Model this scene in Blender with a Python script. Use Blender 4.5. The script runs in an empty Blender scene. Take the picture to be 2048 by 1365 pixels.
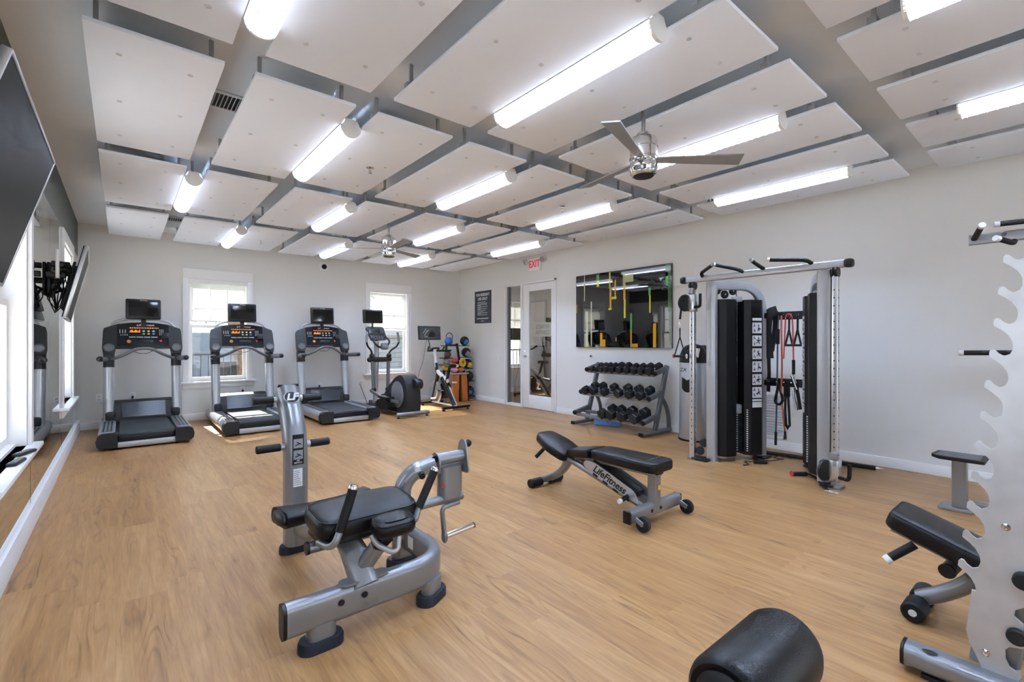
import bpy, bmesh, math, random
import mathutils
from mathutils import Vector, Matrix, noise as mnoise
random.seed(7)
S = bpy.context.scene
COL = S.collection

# ------------------------------------------------------------------ camera
cam = bpy.data.cameras.new('camera'); camo = bpy.data.objects.new('camera', cam); COL.objects.link(camo)
cam.sensor_width = 36.0; cam.lens = 941.6 / 2048 * 36; cam.clip_start = 0.02; cam.clip_end = 300
camo.location = (0, 0, 1.316); camo.rotation_euler = (math.pi / 2, 0, -0.6911)
S.camera = camo

# ------------------------------------------------------------------ sky, sun, exposure
SKY_STRENGTH = 9.5
SUN_STRENGTH = 18.0
TUBE_STRENGTH = 250.0
LENS_STRENGTH = 1.6
EXPOSURE = 0.36
w = bpy.data.worlds.new('sky'); S.world = w; w.use_nodes = True
wn = w.node_tree.nodes; wl = w.node_tree.links
bg = wn['Background']
sky = wn.new('ShaderNodeTexSky'); sky.sky_type = 'HOSEK_WILKIE'; sky.turbidity = 4.5; sky.ground_albedo = 0.5
SUN_DIR = Vector((0.05, -0.72, -0.65)).normalized()
sky.sun_direction = -SUN_DIR
hs = wn.new('ShaderNodeHueSaturation'); hs.inputs['Saturation'].default_value = 0.5
wl.new(sky.outputs[0], hs.inputs['Color']); wl.new(hs.outputs[0], bg.inputs[0])
bg.inputs[1].default_value = SKY_STRENGTH
sd = bpy.data.lights.new('sun', 'SUN'); sd.energy = SUN_STRENGTH; sd.angle = 0.01; sd.color = (1.0, 0.97, 0.93)
so = bpy.data.objects.new('sun', sd); COL.objects.link(so); so.location = (0, 30, 30)
so.rotation_euler = SUN_DIR.to_track_quat('-Z', 'Y').to_euler()
S.view_settings.view_transform = 'Standard'; S.view_settings.look = 'None'
S.view_settings.exposure = EXPOSURE; S.view_settings.gamma = 1.0; S.view_settings.use_curve_mapping = False
S.cycles.max_bounces = 7; S.cycles.diffuse_bounces = 5; S.cycles.glossy_bounces = 3; S.cycles.transmission_bounces = 4
S.cycles.use_adaptive_sampling = True; S.cycles.adaptive_threshold = 0.1; S.cycles.adaptive_min_samples = 16
S.cycles.transparent_max_bounces = 8; S.cycles.sample_clamp_indirect = 20.0; S.cycles.caustics_reflective = True; S.cycles.blur_glossy = 0.5; S.cycles.caustics_refractive = False

# ------------------------------------------------------------------ room numbers (metres; camera stands over x=0, y=0)
XL, XR, YB, YF, CE, HP = -0.506, 6.13, 9.36, -2.6, 3.05, 2.863

def portal(name, loc, rot, sx, sy):
    l = bpy.data.lights.new(name, 'AREA'); l.shape = 'RECTANGLE'; l.size = sx; l.size_y = sy; l.cycles.is_portal = True
    o = bpy.data.objects.new(name, l); COL.objects.link(o); o.location = loc; o.rotation_euler = rot
for cy in (0.4, 4.0, 7.6): portal('window_portal', (XL - 0.16, cy, 1.45), (0, -math.pi / 2, 0), 1.75, 1.2)
for cx in (1.28, 4.36): portal('window_portal', (cx, YB + 0.16, 1.45), (-math.pi / 2, 0, 0), 0.9, 1.75)
for cx in (0.7, 2.75, 4.8): portal('window_portal', (cx, YF - 0.16, 1.4), (math.pi / 2, 0, 0), 1.8, 2.4)  # portals of the added front windows

# ------------------------------------------------------------------ materials
MATS = {}
def srgb(c):
    if isinstance(c, str):
        c = [int(c[i:i + 2], 16) / 255 for i in (0, 2, 4)]
    return tuple((x / 12.92 if x <= 0.04045 else ((x + 0.055) / 1.055) ** 2.4) for x in c) + (1.0,)
def mat(name, col, rough=0.5, metal=0.0, vary=0.04, scale=8.0, bump=0.0, bscale=200.0, coat=0.0, spec=0.5, emit=None, es=0.0, trans=0.0, ior=1.45, stretch=None, alpha=1.0):
    if name in MATS: return MATS[name]
    m = bpy.data.materials.new(name); m.use_nodes = True; nt = m.node_tree; b = nt.nodes['Principled BSDF']
    c = srgb(col)
    tc = nt.nodes.new('ShaderNodeTexCoord'); mp = nt.nodes.new('ShaderNodeMapping')
    nt.links.new(tc.outputs['Object'], mp.inputs[0])
    if stretch: mp.inputs['Scale'].default_value = stretch
    nz = nt.nodes.new('ShaderNodeTexNoise'); nz.inputs['Scale'].default_value = scale; nz.inputs['Detail'].default_value = 2
    nt.links.new(mp.outputs[0], nz.inputs['Vector'])
    mx = nt.nodes.new('ShaderNodeMix'); mx.data_type = 'RGBA'
    mx.inputs[6].default_value = tuple(max(0, x * (1 - vary)) for x in c[:3]) + (1,)
    mx.inputs[7].default_value = tuple(min(1, x * (1 + vary)) for x in c[:3]) + (1,)
    nt.links.new(nz.outputs[0], mx.inputs[0]); nt.links.new(mx.outputs[2], b.inputs['Base Color'])
    b.inputs['Roughness'].default_value = rough; b.inputs['Metallic'].default_value = metal
    b.inputs['Coat Weight'].default_value = coat; b.inputs['Specular IOR Level'].default_value = spec
    b.inputs['Transmission Weight'].default_value = trans; b.inputs['IOR'].default_value = ior; b.inputs['Alpha'].default_value = alpha
    if emit: b.inputs['Emission Color'].default_value = srgb(emit); b.inputs['Emission Strength'].default_value = es
    if bump:
        n2 = nt.nodes.new('ShaderNodeTexNoise'); n2.inputs['Scale'].default_value = bscale; n2.inputs['Detail'].default_value = 3
        nt.links.new(mp.outputs[0], n2.inputs['Vector'])
        bp = nt.nodes.new('ShaderNodeBump'); bp.inputs['Strength'].default_value = bump; bp.inputs['Distance'].default_value = 0.003
        nt.links.new(n2.outputs[0], bp.inputs['Height']); nt.links.new(bp.outputs[0], b.inputs['Normal'])
    MATS[name] = m
    return m
mat('wall_paint', 'e6e5e1', 0.75, vary=0.012, scale=1.5)
mat('dark_wall_paint', '6a706c', 0.75, vary=0.03, scale=1.5)
mat('ceiling_paint', 'eff2f4', 0.85, vary=0.02, scale=1.2)
mat('panel_white', 'f0f5fd', 0.9, vary=0.015, scale=5)
mat('cap_grey', 'cfcfcf', 0.6)
mat('trim_white', 'f4f4f3', 0.4, vary=0.01)
mat('door_white', 'efefed', 0.35, vary=0.01)
mat('silver', '939597', 0.3, 0.6, vary=0.05, scale=14, bump=0.05, bscale=500)
mat('silver_light', 'b8babd', 0.3, 0.5, vary=0.04, scale=14)
mat('rack_grey', '77797c', 0.38, 0.45, vary=0.05)
mat('steel_plate', 'cfd0d1', 0.42, 0.55, vary=0.22, scale=9, bump=0.08, bscale=60)
mat('chrome', 'e6e6e8', 0.08, 1.0, vary=0.02)
mat('brushed', 'c2c2c4', 0.28, 1.0, vary=0.06, stretch=(1, 1, 40))
mat('galvanised', 'a6a8a8', 0.6, 0.0, vary=0.1)
mat('vinyl_black', '0c0c0d', 0.36, vary=0.2, scale=20, bump=0.22, bscale=420, spec=0.42)
mat('plastic_black', '0d0d0e', 0.42, vary=0.1)
mat('plastic_dark', '1e1f21', 0.45, vary=0.08, bump=0.1, bscale=700)
mat('plastic_grey', '6a6b6d', 0.45, vary=0.06)
mat('rubber_black', '1a1b1d', 0.6, vary=0.15, bump=0.2, bscale=300)
mat('rubber_navy', '1f2430', 0.55, vary=0.15)
mat('foam_grip', '0c0c0d', 0.6, vary=0.15, bump=0.15, bscale=500)
mat('belt', '2e2f31', 0.7, vary=0.2, scale=60, bump=0.25, bscale=500)
mat('screen', '07080a', 0.06, vary=0.02, spec=0.6)
mat('tv_screen', '1a1a1a', 0.38, vary=0.02, spec=0.05)
mat('console_glass', '12151a', 0.2, vary=0.05)
mat('orange_led', 'c2762c', 0.5, emit='ff8a1e', es=0.4)
mat('dim_orange', 'c2762c', 0.5, emit='c8702a', es=0.5)
mat('white_print', 'f0f0f0', 0.6); mat('grey_print', '9a9c9e', 0.6); mat('black_print', '111112', 0.6)
mat('green_led', '6fd08a', 0.5); mat('blue_led', '5aa0e0', 0.5); mat('red_print', 'c8202a', 0.5)
mat('exit_red', 'e02030', 0.5, emit='ff2030', es=0.25)
mat('sign_slate', '3a424c', 0.55, vary=0.04)
mat('mirror', 'f3f5f4', 0.005, 1.0, vary=0.0)
mat('outlet_white', 'f1f1ef', 0.35)
mat('orange_vinyl', 'c4712f', 0.5, vary=0.18, scale=18)
mat('blue_foam', '6d9edd', 0.7); mat('blue_rubber', '2f5fa8', 0.5, vary=0.1); mat('teal_rubber', '3f86a8', 0.5, vary=0.1)
mat('yellow', 'e3b12c', 0.55, vary=0.1); mat('red', 'c42a2c', 0.5); mat('pink', 'd98c92', 0.55); mat('brown', '5b4438', 0.55); mat('grey_rubber', '8d8d86', 0.6)
mat('cord_red', 'd2453a', 0.5); mat('cord_orange', 'c65a30', 0.5); mat('cord_blue', '46566b', 0.5); mat('webbing', '1c1a18', 0.8, vary=0.25, scale=60)
mat('lamp_housing', 'e9e8e4', 0.45, vary=0.02); mat('louver', 'f6f2ea', 0.4, emit='ffe9cf', es=0.0)
mat('asphalt', 'cfd0d2', 0.9, vary=0.15, scale=3); mat('bark', '6d5a4a', 0.9, vary=0.35, scale=14)
mat('leaf', '5d7a3a', 0.7, vary=0.5, scale=4); mat('leaf_pale', '92a06a', 0.7, vary=0.4, scale=6); mat('fence_grey', '7e858f', 0.8, vary=0.2, scale=5)
mat('stucco', 'd9d3c6', 0.9); mat('pool_blue', '4aa6d6', 0.2); mat('corridor_paint', 'a59d8a', 0.8); mat('corridor_floor', '7a6a50', 0.5)
mat('paper', 'e8e4da', 0.8); mat('sill_white', 'f6f6f6', 0.3)
mat('bike_white', 'e8e8e8', 0.35)
def glass_mat(name, refl, tint=(1, 1, 1), rough=0.0):
    m = bpy.data.materials.new(name); m.use_nodes = True; nt = m.node_tree; nt.nodes.clear()
    out = nt.nodes.new('ShaderNodeOutputMaterial'); t = nt.nodes.new('ShaderNodeBsdfTransparent'); g = nt.nodes.new('ShaderNodeBsdfGlossy')
    t.inputs[0].default_value = tint + (1,); g.inputs['Roughness'].default_value = rough
    mx = nt.nodes.new('ShaderNodeMixShader'); mx.inputs[0].default_value = refl
    nt.links.new(t.outputs[0], mx.inputs[1]); nt.links.new(g.outputs[0], mx.inputs[2]); nt.links.new(mx.outputs[0], out.inputs[0]); MATS[name] = m
glass_mat('window_glass', 0.06); glass_mat('door_glass', 0.4, (0.86, 0.85, 0.8))
def emit_mat(name, col, st):
    m = bpy.data.materials.new(name); m.use_nodes = True; nt = m.node_tree; nt.nodes.clear()
    out = nt.nodes.new('ShaderNodeOutputMaterial'); e = nt.nodes.new('ShaderNodeEmission'); e.inputs[0].default_value = srgb(col); e.inputs[1].default_value = st
    nt.links.new(e.outputs[0], out.inputs[0]); MATS[name] = m
emit_mat('tube_neutral', 'bad4ff', TUBE_STRENGTH); emit_mat('tube_warm', 'c6daff', TUBE_STRENGTH)
def shade_mat():
    m = bpy.data.materials.new('shade_fabric'); m.use_nodes = True; nt = m.node_tree; nt.nodes.clear()
    out = nt.nodes.new('ShaderNodeOutputMaterial'); d = nt.nodes.new('ShaderNodeBsdfDiffuse'); t = nt.nodes.new('ShaderNodeBsdfTransparent'); tl = nt.nodes.new('ShaderNodeBsdfTranslucent')
    for n in (d, tl): n.inputs[0].default_value = (0.8, 0.8, 0.78, 1)
    t.inputs[0].default_value = (0.9, 0.9, 0.88, 1)
    a = nt.nodes.new('ShaderNodeMixShader'); a.inputs[0].default_value = 0.45; b = nt.nodes.new('ShaderNodeMixShader'); b.inputs[0].default_value = 0.45
    nt.links.new(d.outputs[0], a.inputs[1]); nt.links.new(tl.outputs[0], a.inputs[2]); nt.links.new(a.outputs[0], b.inputs[1]); nt.links.new(t.outputs[0], b.inputs[2]); nt.links.new(b.outputs[0], out.inputs[0])
    MATS['shade_fabric'] = m
shade_mat()
def lens_mat():
    m = bpy.data.materials.new('lens_white'); m.use_nodes = True; nt = m.node_tree; nt.nodes.clear()
    out = nt.nodes.new('ShaderNodeOutputMaterial'); d = nt.nodes.new('ShaderNodeBsdfDiffuse'); tl = nt.nodes.new('ShaderNodeBsdfTranslucent'); a = nt.nodes.new('ShaderNodeMixShader'); a.inputs[0].default_value = 0.1; em = nt.nodes.new('ShaderNodeEmission'); em.inputs[0].default_value = srgb('e4ecff'); em.inputs[1].default_value = LENS_STRENGTH; ad = nt.nodes.new('ShaderNodeAddShader')
    for n in (d, tl): n.inputs[0].default_value = (0.92, 0.92, 0.92, 1)
    nt.links.new(d.outputs[0], a.inputs[1]); nt.links.new(tl.outputs[0], a.inputs[2]); nt.links.new(a.outputs[0], ad.inputs[0]); nt.links.new(em.outputs[0], ad.inputs[1]); nt.links.new(ad.outputs[0], out.inputs[0]); MATS['lens_white'] = m
lens_mat()
def floor_mat():
    m = bpy.data.materials.new('floor_wood'); m.use_nodes = True; nt = m.node_tree; b = nt.nodes['Principled BSDF']; L = nt.links.new
    def N(t, **k):
        n = nt.nodes.new(t)
        for a, v in k.items(): setattr(n, a, v)
        return n
    def M(op, a, bb=None):
        n = N('ShaderNodeMath', operation=op)
        for i, x in enumerate((a, bb)):
            if x is None: continue
            if isinstance(x, (int, float)): n.inputs[i].default_value = x
            else: L(x, n.inputs[i])
        return n.outputs[0]
    tc = N('ShaderNodeTexCoord'); sp = N('ShaderNodeSeparateXYZ'); L(tc.outputs['Object'], sp.inputs[0])
    x, y = sp.outputs[0], sp.outputs[1]
    ix = M('FLOOR', M('DIVIDE', x, 0.182)); wn1 = N('ShaderNodeTexWhiteNoise', noise_dimensions='1D'); L(ix, wn1.inputs['W'])
    y2 = M('ADD', y, M('MULTIPLY', wn1.outputs[0], 3.1)); iy = M('FLOOR', M('DIVIDE', y2, 1.22))
    cid = N('ShaderNodeCombineXYZ'); L(ix, cid.inputs[0]); L(iy, cid.inputs[1])
    wn2 = N('ShaderNodeTexWhiteNoise', noise_dimensions='2D'); L(cid.outputs[0], wn2.inputs['Vector']); pid = wn2.outputs[0]
    gv = N('ShaderNodeCombineXYZ'); L(M('ADD', M('MULTIPLY', x, 26.0), M('MULTIPLY', pid, 40.0)), gv.inputs[0]); L(M('MULTIPLY', y, 2.0), gv.inputs[1]); L(M('MULTIPLY', pid, 17.0), gv.inputs[2])
    g1 = N('ShaderNodeTexNoise'); g1.inputs['Scale'].default_value = 1.0; g1.inputs['Detail'].default_value = 4; g1.inputs['Roughness'].default_value = 0.65; g1.inputs['Distortion'].default_value = 0.6; L(gv.outputs[0], g1.inputs['Vector'])
    # cathedral rings
    cv = N('ShaderNodeCombineXYZ'); L(M('ADD', M('MULTIPLY', x, 5.5), M('MULTIPLY', pid, 9.0)), cv.inputs[0]); L(M('MULTIPLY', y, 0.75), cv.inputs[1]); L(M('MULTIPLY', pid, 31.0), cv.inputs[2])
    rn = N('ShaderNodeTexNoise'); rn.inputs['Scale'].default_value = 0.9; rn.inputs['Detail'].default_value = 2; L(cv.outputs[0], rn.inputs['Vector'])
    rings = M('SINE', M('MULTIPLY', rn.outputs[0], 95.0)); rmask = M('GREATER_THAN', rings, 0.0)
    rl = M('POWER', M('MAXIMUM', rings, 0.0), 2.5)
    fine = N('ShaderNodeTexNoise'); fine.inputs['Scale'].default_value = 1.0; fine.inputs['Detail'].default_value = 3
    fv = N('ShaderNodeCombineXYZ'); L(M('MULTIPLY', x, 160.0), fv.inputs[0]); L(M('MULTIPLY', y, 6.0), fv.inputs[1]); L(pid, fv.inputs[2]); L(fv.outputs[0], fine.inputs['Vector'])
    patch = N('ShaderNodeTexNoise'); patch.inputs['Scale'].default_value = 1.3; patch.inputs['Detail'].default_value = 1; L(cv.outputs[0], patch.inputs['Vector'])
    pm = M('MULTIPLY', M('MAXIMUM', M('SUBTRACT', patch.outputs[0], 0.45), 0.0), 2.2)
    t = M('ADD', M('MULTIPLY', g1.outputs[0], 0.85), M('MULTIPLY', M('MULTIPLY', rl, pm), -0.36))
    t = M('ADD', t, M('MULTIPLY', M('SUBTRACT', fine.outputs[0], 0.5), 0.28)); t = M('ADD', t, M('MULTIPLY', M('SUBTRACT', pid, 0.5), 0.16)); t = M('ADD', t, 0.07)
    cr = N('ShaderNodeValToRGB'); L(t, cr.inputs[0]); e = cr.color_ramp.elements
    e[0].position = 0.12; e[0].color = srgb('694c2a'); e[1].position = 0.78; e[1].color = srgb('ba9264')
    e.new(0.36).color = srgb('966c40'); e.new(0.55).color = srgb('a77e4f')
    L(cr.outputs[0], b.inputs['Base Color']); b.inputs['Roughness'].default_value = 0.36; b.inputs['Specular IOR Level'].default_value = 0.4
    rr = M('ADD', M('MULTIPLY', g1.outputs[0], 0.12), 0.29); L(rr, b.inputs['Roughness'])
    MATS['floor_wood'] = m
floor_mat()

# ------------------------------------------------------------------ mesh helpers
ORG = {}
Z3 = Vector((0, 0, 0)); UP = Vector((0, 0, 1))
def rotz(a): return Matrix.Rotation(a, 3, 'Z')
def rotx(a): return Matrix.Rotation(a, 3, 'X')
def roty(a): return Matrix.Rotation(a, 3, 'Y')
def fillet(pts, r, n=5, closed=False):
    pts = [Vector(p) for p in pts]
    if r <= 0 or len(pts) < 3: return pts
    out = []; N = len(pts); rng = range(N) if closed else range(1, N - 1)
    if not closed: out.append(pts[0])
    for i in rng:
        p, a, b = pts[i], pts[i - 1], pts[(i + 1) % N]
        da, db = a - p, b - p; la, lb = da.length, db.length
        if la < 1e-6 or lb < 1e-6: continue
        d = min(r, la * 0.49, lb * 0.49); s = p + da / la * d; e = p + db / lb * d
        for k in range(n + 1):
            t = k / n; out.append(s * (1 - t) ** 2 + p * 2 * t * (1 - t) + e * t * t)
    if not closed: out.append(pts[-1])
    return out
def circ(r, n=12, ry=None, a0=0.0):
    ry = r if ry is None else ry
    return [(r * math.cos(a0 + 2 * math.pi * i / n), ry * math.sin(a0 + 2 * math.pi * i / n)) for i in range(n)]
def rrect(w, h, r, n=3):
    r = min(r, w / 2 * 0.999, h / 2 * 0.999); out = []
    for cx, cy, a in ((w / 2 - r, h / 2 - r, 0), (-w / 2 + r, h / 2 - r, 90), (-w / 2 + r, -h / 2 + r, 180), (w / 2 - r, -h / 2 + r, 270)):
        for k in range(n + 1):
            t = math.radians(a + 90 * k / n); out.append((cx + r * math.cos(t), cy + r * math.sin(t)))
    return out
class MB:
    def __init__(s): s.v = []; s.f = []
    def add(s, vs, fs):
        o = len(s.v); s.v += [Vector(v) for v in vs]; s.f += [tuple(i + o for i in f) for f in fs]; return s
    def box(s, c, sz, R=None, bev=0.0, seg=2):
        c = Vector(c); R = R or Matrix.Identity(3)
        if bev <= 0:
            vs = [c + R @ Vector((sx * sz[0] / 2, sy * sz[1] / 2, szz * sz[2] / 2)) for sx in (-1, 1) for sy in (-1, 1) for szz in (-1, 1)]
            return s.add(vs, [(0, 1, 3, 2), (4, 6, 7, 5), (0, 4, 5, 1), (2, 3, 7, 6), (0, 2, 6, 4), (1, 5, 7, 3)])
        bm = bmesh.new(); bmesh.ops.create_cube(bm, size=1.0)
        for v in bm.verts: v.co = Vector((v.co.x * sz[0], v.co.y * sz[1], v.co.z * sz[2]))
        bmesh.ops.bevel(bm, geom=bm.edges[:], offset=min(bev, min(sz) * 0.49), segments=seg, profile=0.5, affect='EDGES')
        bm.verts.index_update(); s.add([c + R @ v.co for v in bm.verts], [tuple(v.index for v in f.verts) for f in bm.faces]); bm.free(); return s
    def b2(s, lo, hi, bev=0.0):
        lo, hi = Vector(lo), Vector(hi); return s.box((lo + hi) / 2, hi - lo, None, bev)
    def sweep(s, pts, sec, up=UP, caps=True, closed=False, scale=None):
        P = [Vector(p) for p in pts]; n = len(P); m = len(sec); up = Vector(up); rings = []; prev = None
        for i, p in enumerate(P):
            if closed: t = (P[(i + 1) % n] - P[i - 1])
            else: t = (P[min(i + 1, n - 1)] - P[max(i - 1, 0)])
            t.normalize()
            x = t.cross(up)
            if x.length < 0.05: x = (prev if prev is not None else t.cross(Vector((0, 1, 0)) if abs(t.y) < 0.9 else Vector((1, 0, 0))))
            x = (x - t * x.dot(t)).normalized()
            if prev is not None and x.dot(prev) < 0 and x.dot(prev) < -0.3: x = -x
            prev = x; y = x.cross(t)
            k = scale[i] if scale else 1.0
            rings.append([p + x * (a * k) + y * (b * k) for a, b in sec])
        vs = [v for r in rings for v in r]; fs = []
        for i in range(n if closed else n - 1):
            j = (i + 1) % n
            for k in range(m): fs.append((i * m + k, i * m + (k + 1) % m, j * m + (k + 1) % m, j * m + k))
        if caps and not closed: fs.append(tuple(range(m))[::-1]); fs.append(tuple((n - 1) * m + k for k in range(m)))
        return s.add(vs, fs)
    def tube(s, pts, r, n=12, fil=0.0, closed=False, caps=True, scale=None, fn=5):
        return s.sweep(fillet(pts, fil, fn, closed), circ(r, n), closed=closed, caps=caps, scale=scale)
    def beam(s, pts, w, h, r=0.02, fil=0.0, up=UP, n=3, fn=6, closed=False):
        return s.sweep(fillet(pts, fil, fn, closed), rrect(w, h, r, n), up=up, closed=closed)
    def lathe(s, prof, o=(0, 0, 0), ax=(0, 0, 1), n=24):
        o = Vector(o); R = Vector(ax).normalized().to_track_quat('Z', 'Y').to_matrix(); vs = []; fs = []; m = len(prof)
        for r, z in prof:
            for k in range(n): a = 2 * math.pi * k / n; vs.append(o + R @ Vector((r * math.cos(a), r * math.sin(a), z)))
        for i in range(m - 1):
            for k in range(n): fs.append((i * n + k, i * n + (k + 1) % n, (i + 1) * n + (k + 1) % n, (i + 1) * n + k))
        fs.append(tuple(range(n))[::-1]); fs.append(tuple((m - 1) * n + k for k in range(n)))
        return s.add(vs, fs)
    def cyl(s, a, b, r, n=16, bev=0.0):
        a, b = Vector(a), Vector(b); L = (b - a).length
        prof = [(r, 0), (r, L)] if bev <= 0 else [(r - bev, 0), (r, bev), (r, L - bev), (r - bev, L)]
        return s.lathe(prof, a, b - a, n)
    def sphere(s, c, r, n=16, m=10, sq=(1, 1, 1)):
        c = Vector(c); vs = [c + Vector((0, 0, -r * sq[2]))]; fs = []
        for i in range(1, m):
            t = -math.pi / 2 + math.pi * i / m
            for k in range(n): a = 2 * math.pi * k / n; vs.append(c + Vector((r * sq[0] * math.cos(t) * math.cos(a), r * sq[1] * math.cos(t) * math.sin(a), r * sq[2] * math.sin(t))))
        vs.append(c + Vector((0, 0, r * sq[2]))); last = len(vs) - 1
        for k in range(n): fs.append((0, 1 + (k + 1) % n, 1 + k)); fs.append((last, 1 + (m - 2) * n + k, 1 + (m - 2) * n + (k + 1) % n))
        for i in range(m - 2):
            for k in range(n): fs.append((1 + i * n + k, 1 + i * n + (k + 1) % n, 1 + (i + 1) * n + (k + 1) % n, 1 + (i + 1) * n + k))
        return s.add(vs, fs)
    def prism(s, poly, o, u, v, depth, center=False):
        o, u, v = Vector(o), Vector(u).normalized(), Vector(v).normalized(); w_ = u.cross(v).normalized() * depth
        if center: o = o - w_ / 2
        n = len(poly); vs = [o + u * a + v * b for a, b in poly] + [o + u * a + v * b + w_ for a, b in poly]
        fs = [(i, (i + 1) % n, n + (i + 1) % n, n + i) for i in range(n)]
        if n > 24:
            for a, b, c in mathutils.geometry.tessellate_polygon([[Vector((x, y, 0)) for x, y in poly]]): fs += [(c, b, a), (n + a, n + b, n + c)]
        else: fs += [tuple(range(n))[::-1], tuple(range(n, 2 * n))]
        return s.add(vs, fs)
    def pad(s, outline, o, u, v, th, r=0.02, seg=3):
        """upholstered pad: outline polygon in (u, v), thickness along u x v with rounded rims"""
        o, u, v = Vector(o), Vector(u).normalized(), Vector(v).normalized(); w_ = u.cross(v).normalized()
        n = len(outline); cx = sum(p[0] for p in outline) / n; cy = sum(p[1] for p in outline) / n; rings = []
        hx = max(abs(p[0] - cx) for p in outline); hy = max(abs(p[1] - cy) for p in outline)
        lev = [(0, r)] + [(r * (1 - math.cos(math.pi / 2 * k / seg)), r * (1 - math.sin(math.pi / 2 * k / seg))) for k in range(1, seg + 1)]
        lev = [(a, b) for a, b in lev]
        hs_ = [(r * (1 - math.cos(math.pi / 2 * k / seg)), r * (1 - math.sin(math.pi / 2 * k / seg))) for k in range(seg + 1)]
        lv = hs_ + [(th - a, b) for a, b in hs_[::-1]]
        for z, ins in lv:
            kx = (hx - ins) / hx; ky = (hy - ins) / hy
            rings.append([o + u * (cx + (a - cx) * kx) + v * (cy + (b - cy) * ky) + w_ * z for a, b in outline])
        # slightly domed top ring
        rings.append([o + u * (cx + (a - cx) * 0.6) + v * (cy + (b - cy) * 0.6) + w_ * (th + 0.006) for a, b in outline])
        vs = [p for q in rings for p in q]; fs = []
        for i in range(len(rings) - 1):
            for k in range(n): fs.append((i * n + k, i * n + (k + 1) % n, (i + 1) * n + (k + 1) % n, (i + 1) * n + k))
        fs.append(tuple(range(n))[::-1]); fs.append(tuple((len(rings) - 1) * n + k for k in range(n)))
        return s.add(vs, fs)
    def build(s, name, m, parent=None, smooth=40, label=None):
        org = ORG.get(parent.name, Z3) if parent is not None else Z3
        me = bpy.data.meshes.new(name); me.from_pydata([v - org for v in s.v], [], s.f); me.update()
        bm = bmesh.new(); bm.from_mesh(me); bmesh.ops.recalc_face_normals(bm, faces=bm.faces[:]); bm.to_mesh(me); bm.free()
        me.materials.append(MATS[m] if isinstance(m, str) else m)
        if smooth:
            me.polygons.foreach_set('use_smooth', [True] * len(me.polygons)); me.set_sharp_from_angle(angle=math.radians(smooth))
        o = bpy.data.objects.new(name, me); COL.objects.link(o)
        if parent is not None: o.parent = parent; ORG[o.name] = org
        if label: o['label'] = label
        return o
def seam(outline, o, u, v, th, r, parent, m='plastic_black'):
    o, u, v = Vector(o), Vector(u).normalized(), Vector(v).normalized(); w_ = u.cross(v).normalized(); n = len(outline)
    cx = sum(p[0] for p in outline) / n; cy = sum(p[1] for p in outline) / n; hx = max(abs(p[0] - cx) for p in outline); hy = max(abs(p[1] - cy) for p in outline); ins = r * 0.28
    MB().tube([o + u * (cx + (a - cx) * (hx - ins) / hx) + v * (cy + (b - cy) * (hy - ins) / hy) + w_ * (th - r * 0.26) for a, b in outline], 0.0028, 6, closed=True).build('seam_piping', m, parent)
def upad(name, outline, o, u, v, th, r, parent, m='vinyl_black'):
    p = MB().pad(outline, o, u, v, th, r).build(name, m, parent); seam(outline, o, u, v, th, r, p); return p
def tag(o, label, cat, group=None, kind=None):
    if label: o['label'] = label
    if cat: o['category'] = cat
    if group: o['group'] = group
    if kind: o['kind'] = kind
    return o
def thing(name, label, cat, loc=(0, 0, 0), group=None):
    o = bpy.data.objects.new(name, None); COL.objects.link(o); o.location = loc; o.empty_display_size = 0.1
    ORG[o.name] = Vector(loc); return tag(o, label, cat, group)
def struct(o): o['kind'] = 'structure'; return o
def copy_tree(o, parent=None, loc=None, rz=None, label=None):
    c = o.copy(); COL.objects.link(c)
    if parent is not None: c.parent = parent
    if loc is not None: c.location = loc
    if rz is not None: c.rotation_euler = (0, 0, rz)
    if label: c['label'] = label
    for ch in list(o.children): copy_tree(ch, c)
    return c
def text(body, size, o, u, v, name, m, parent, shear=0.0, align='CENTER', depth=0.0006, bold=0.0, sx=1.0):
    """flat lettering: o = anchor, u = reading direction, v = up"""
    cu = bpy.data.curves.new('txt', 'FONT'); cu.body = body; cu.size = size; cu.shear = shear; cu.align_x = align; cu.align_y = 'CENTER'; cu.extrude = depth; cu.offset = bold; cu.resolution_u = 3; cu.space_line = 0.95
    t = bpy.data.objects.new('txt', cu); COL.objects.link(t); bpy.context.view_layer.update()
    me = bpy.data.meshes.new_from_object(t.evaluated_get(bpy.context.evaluated_depsgraph_get()))
    bpy.data.objects.remove(t); bpy.data.curves.remove(cu)
    o, u, v = Vector(o), Vector(u).normalized(), Vector(v).normalized(); w_ = u.cross(v)
    mb = MB(); mb.add([o + u * (p.co.x * sx) + v * p.co.y + w_ * p.co.z for p in me.vertices], [tuple(f.vertices) for f in me.polygons]); bpy.data.meshes.remove(me)
    return mb.build(name, m, parent, smooth=0)

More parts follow.
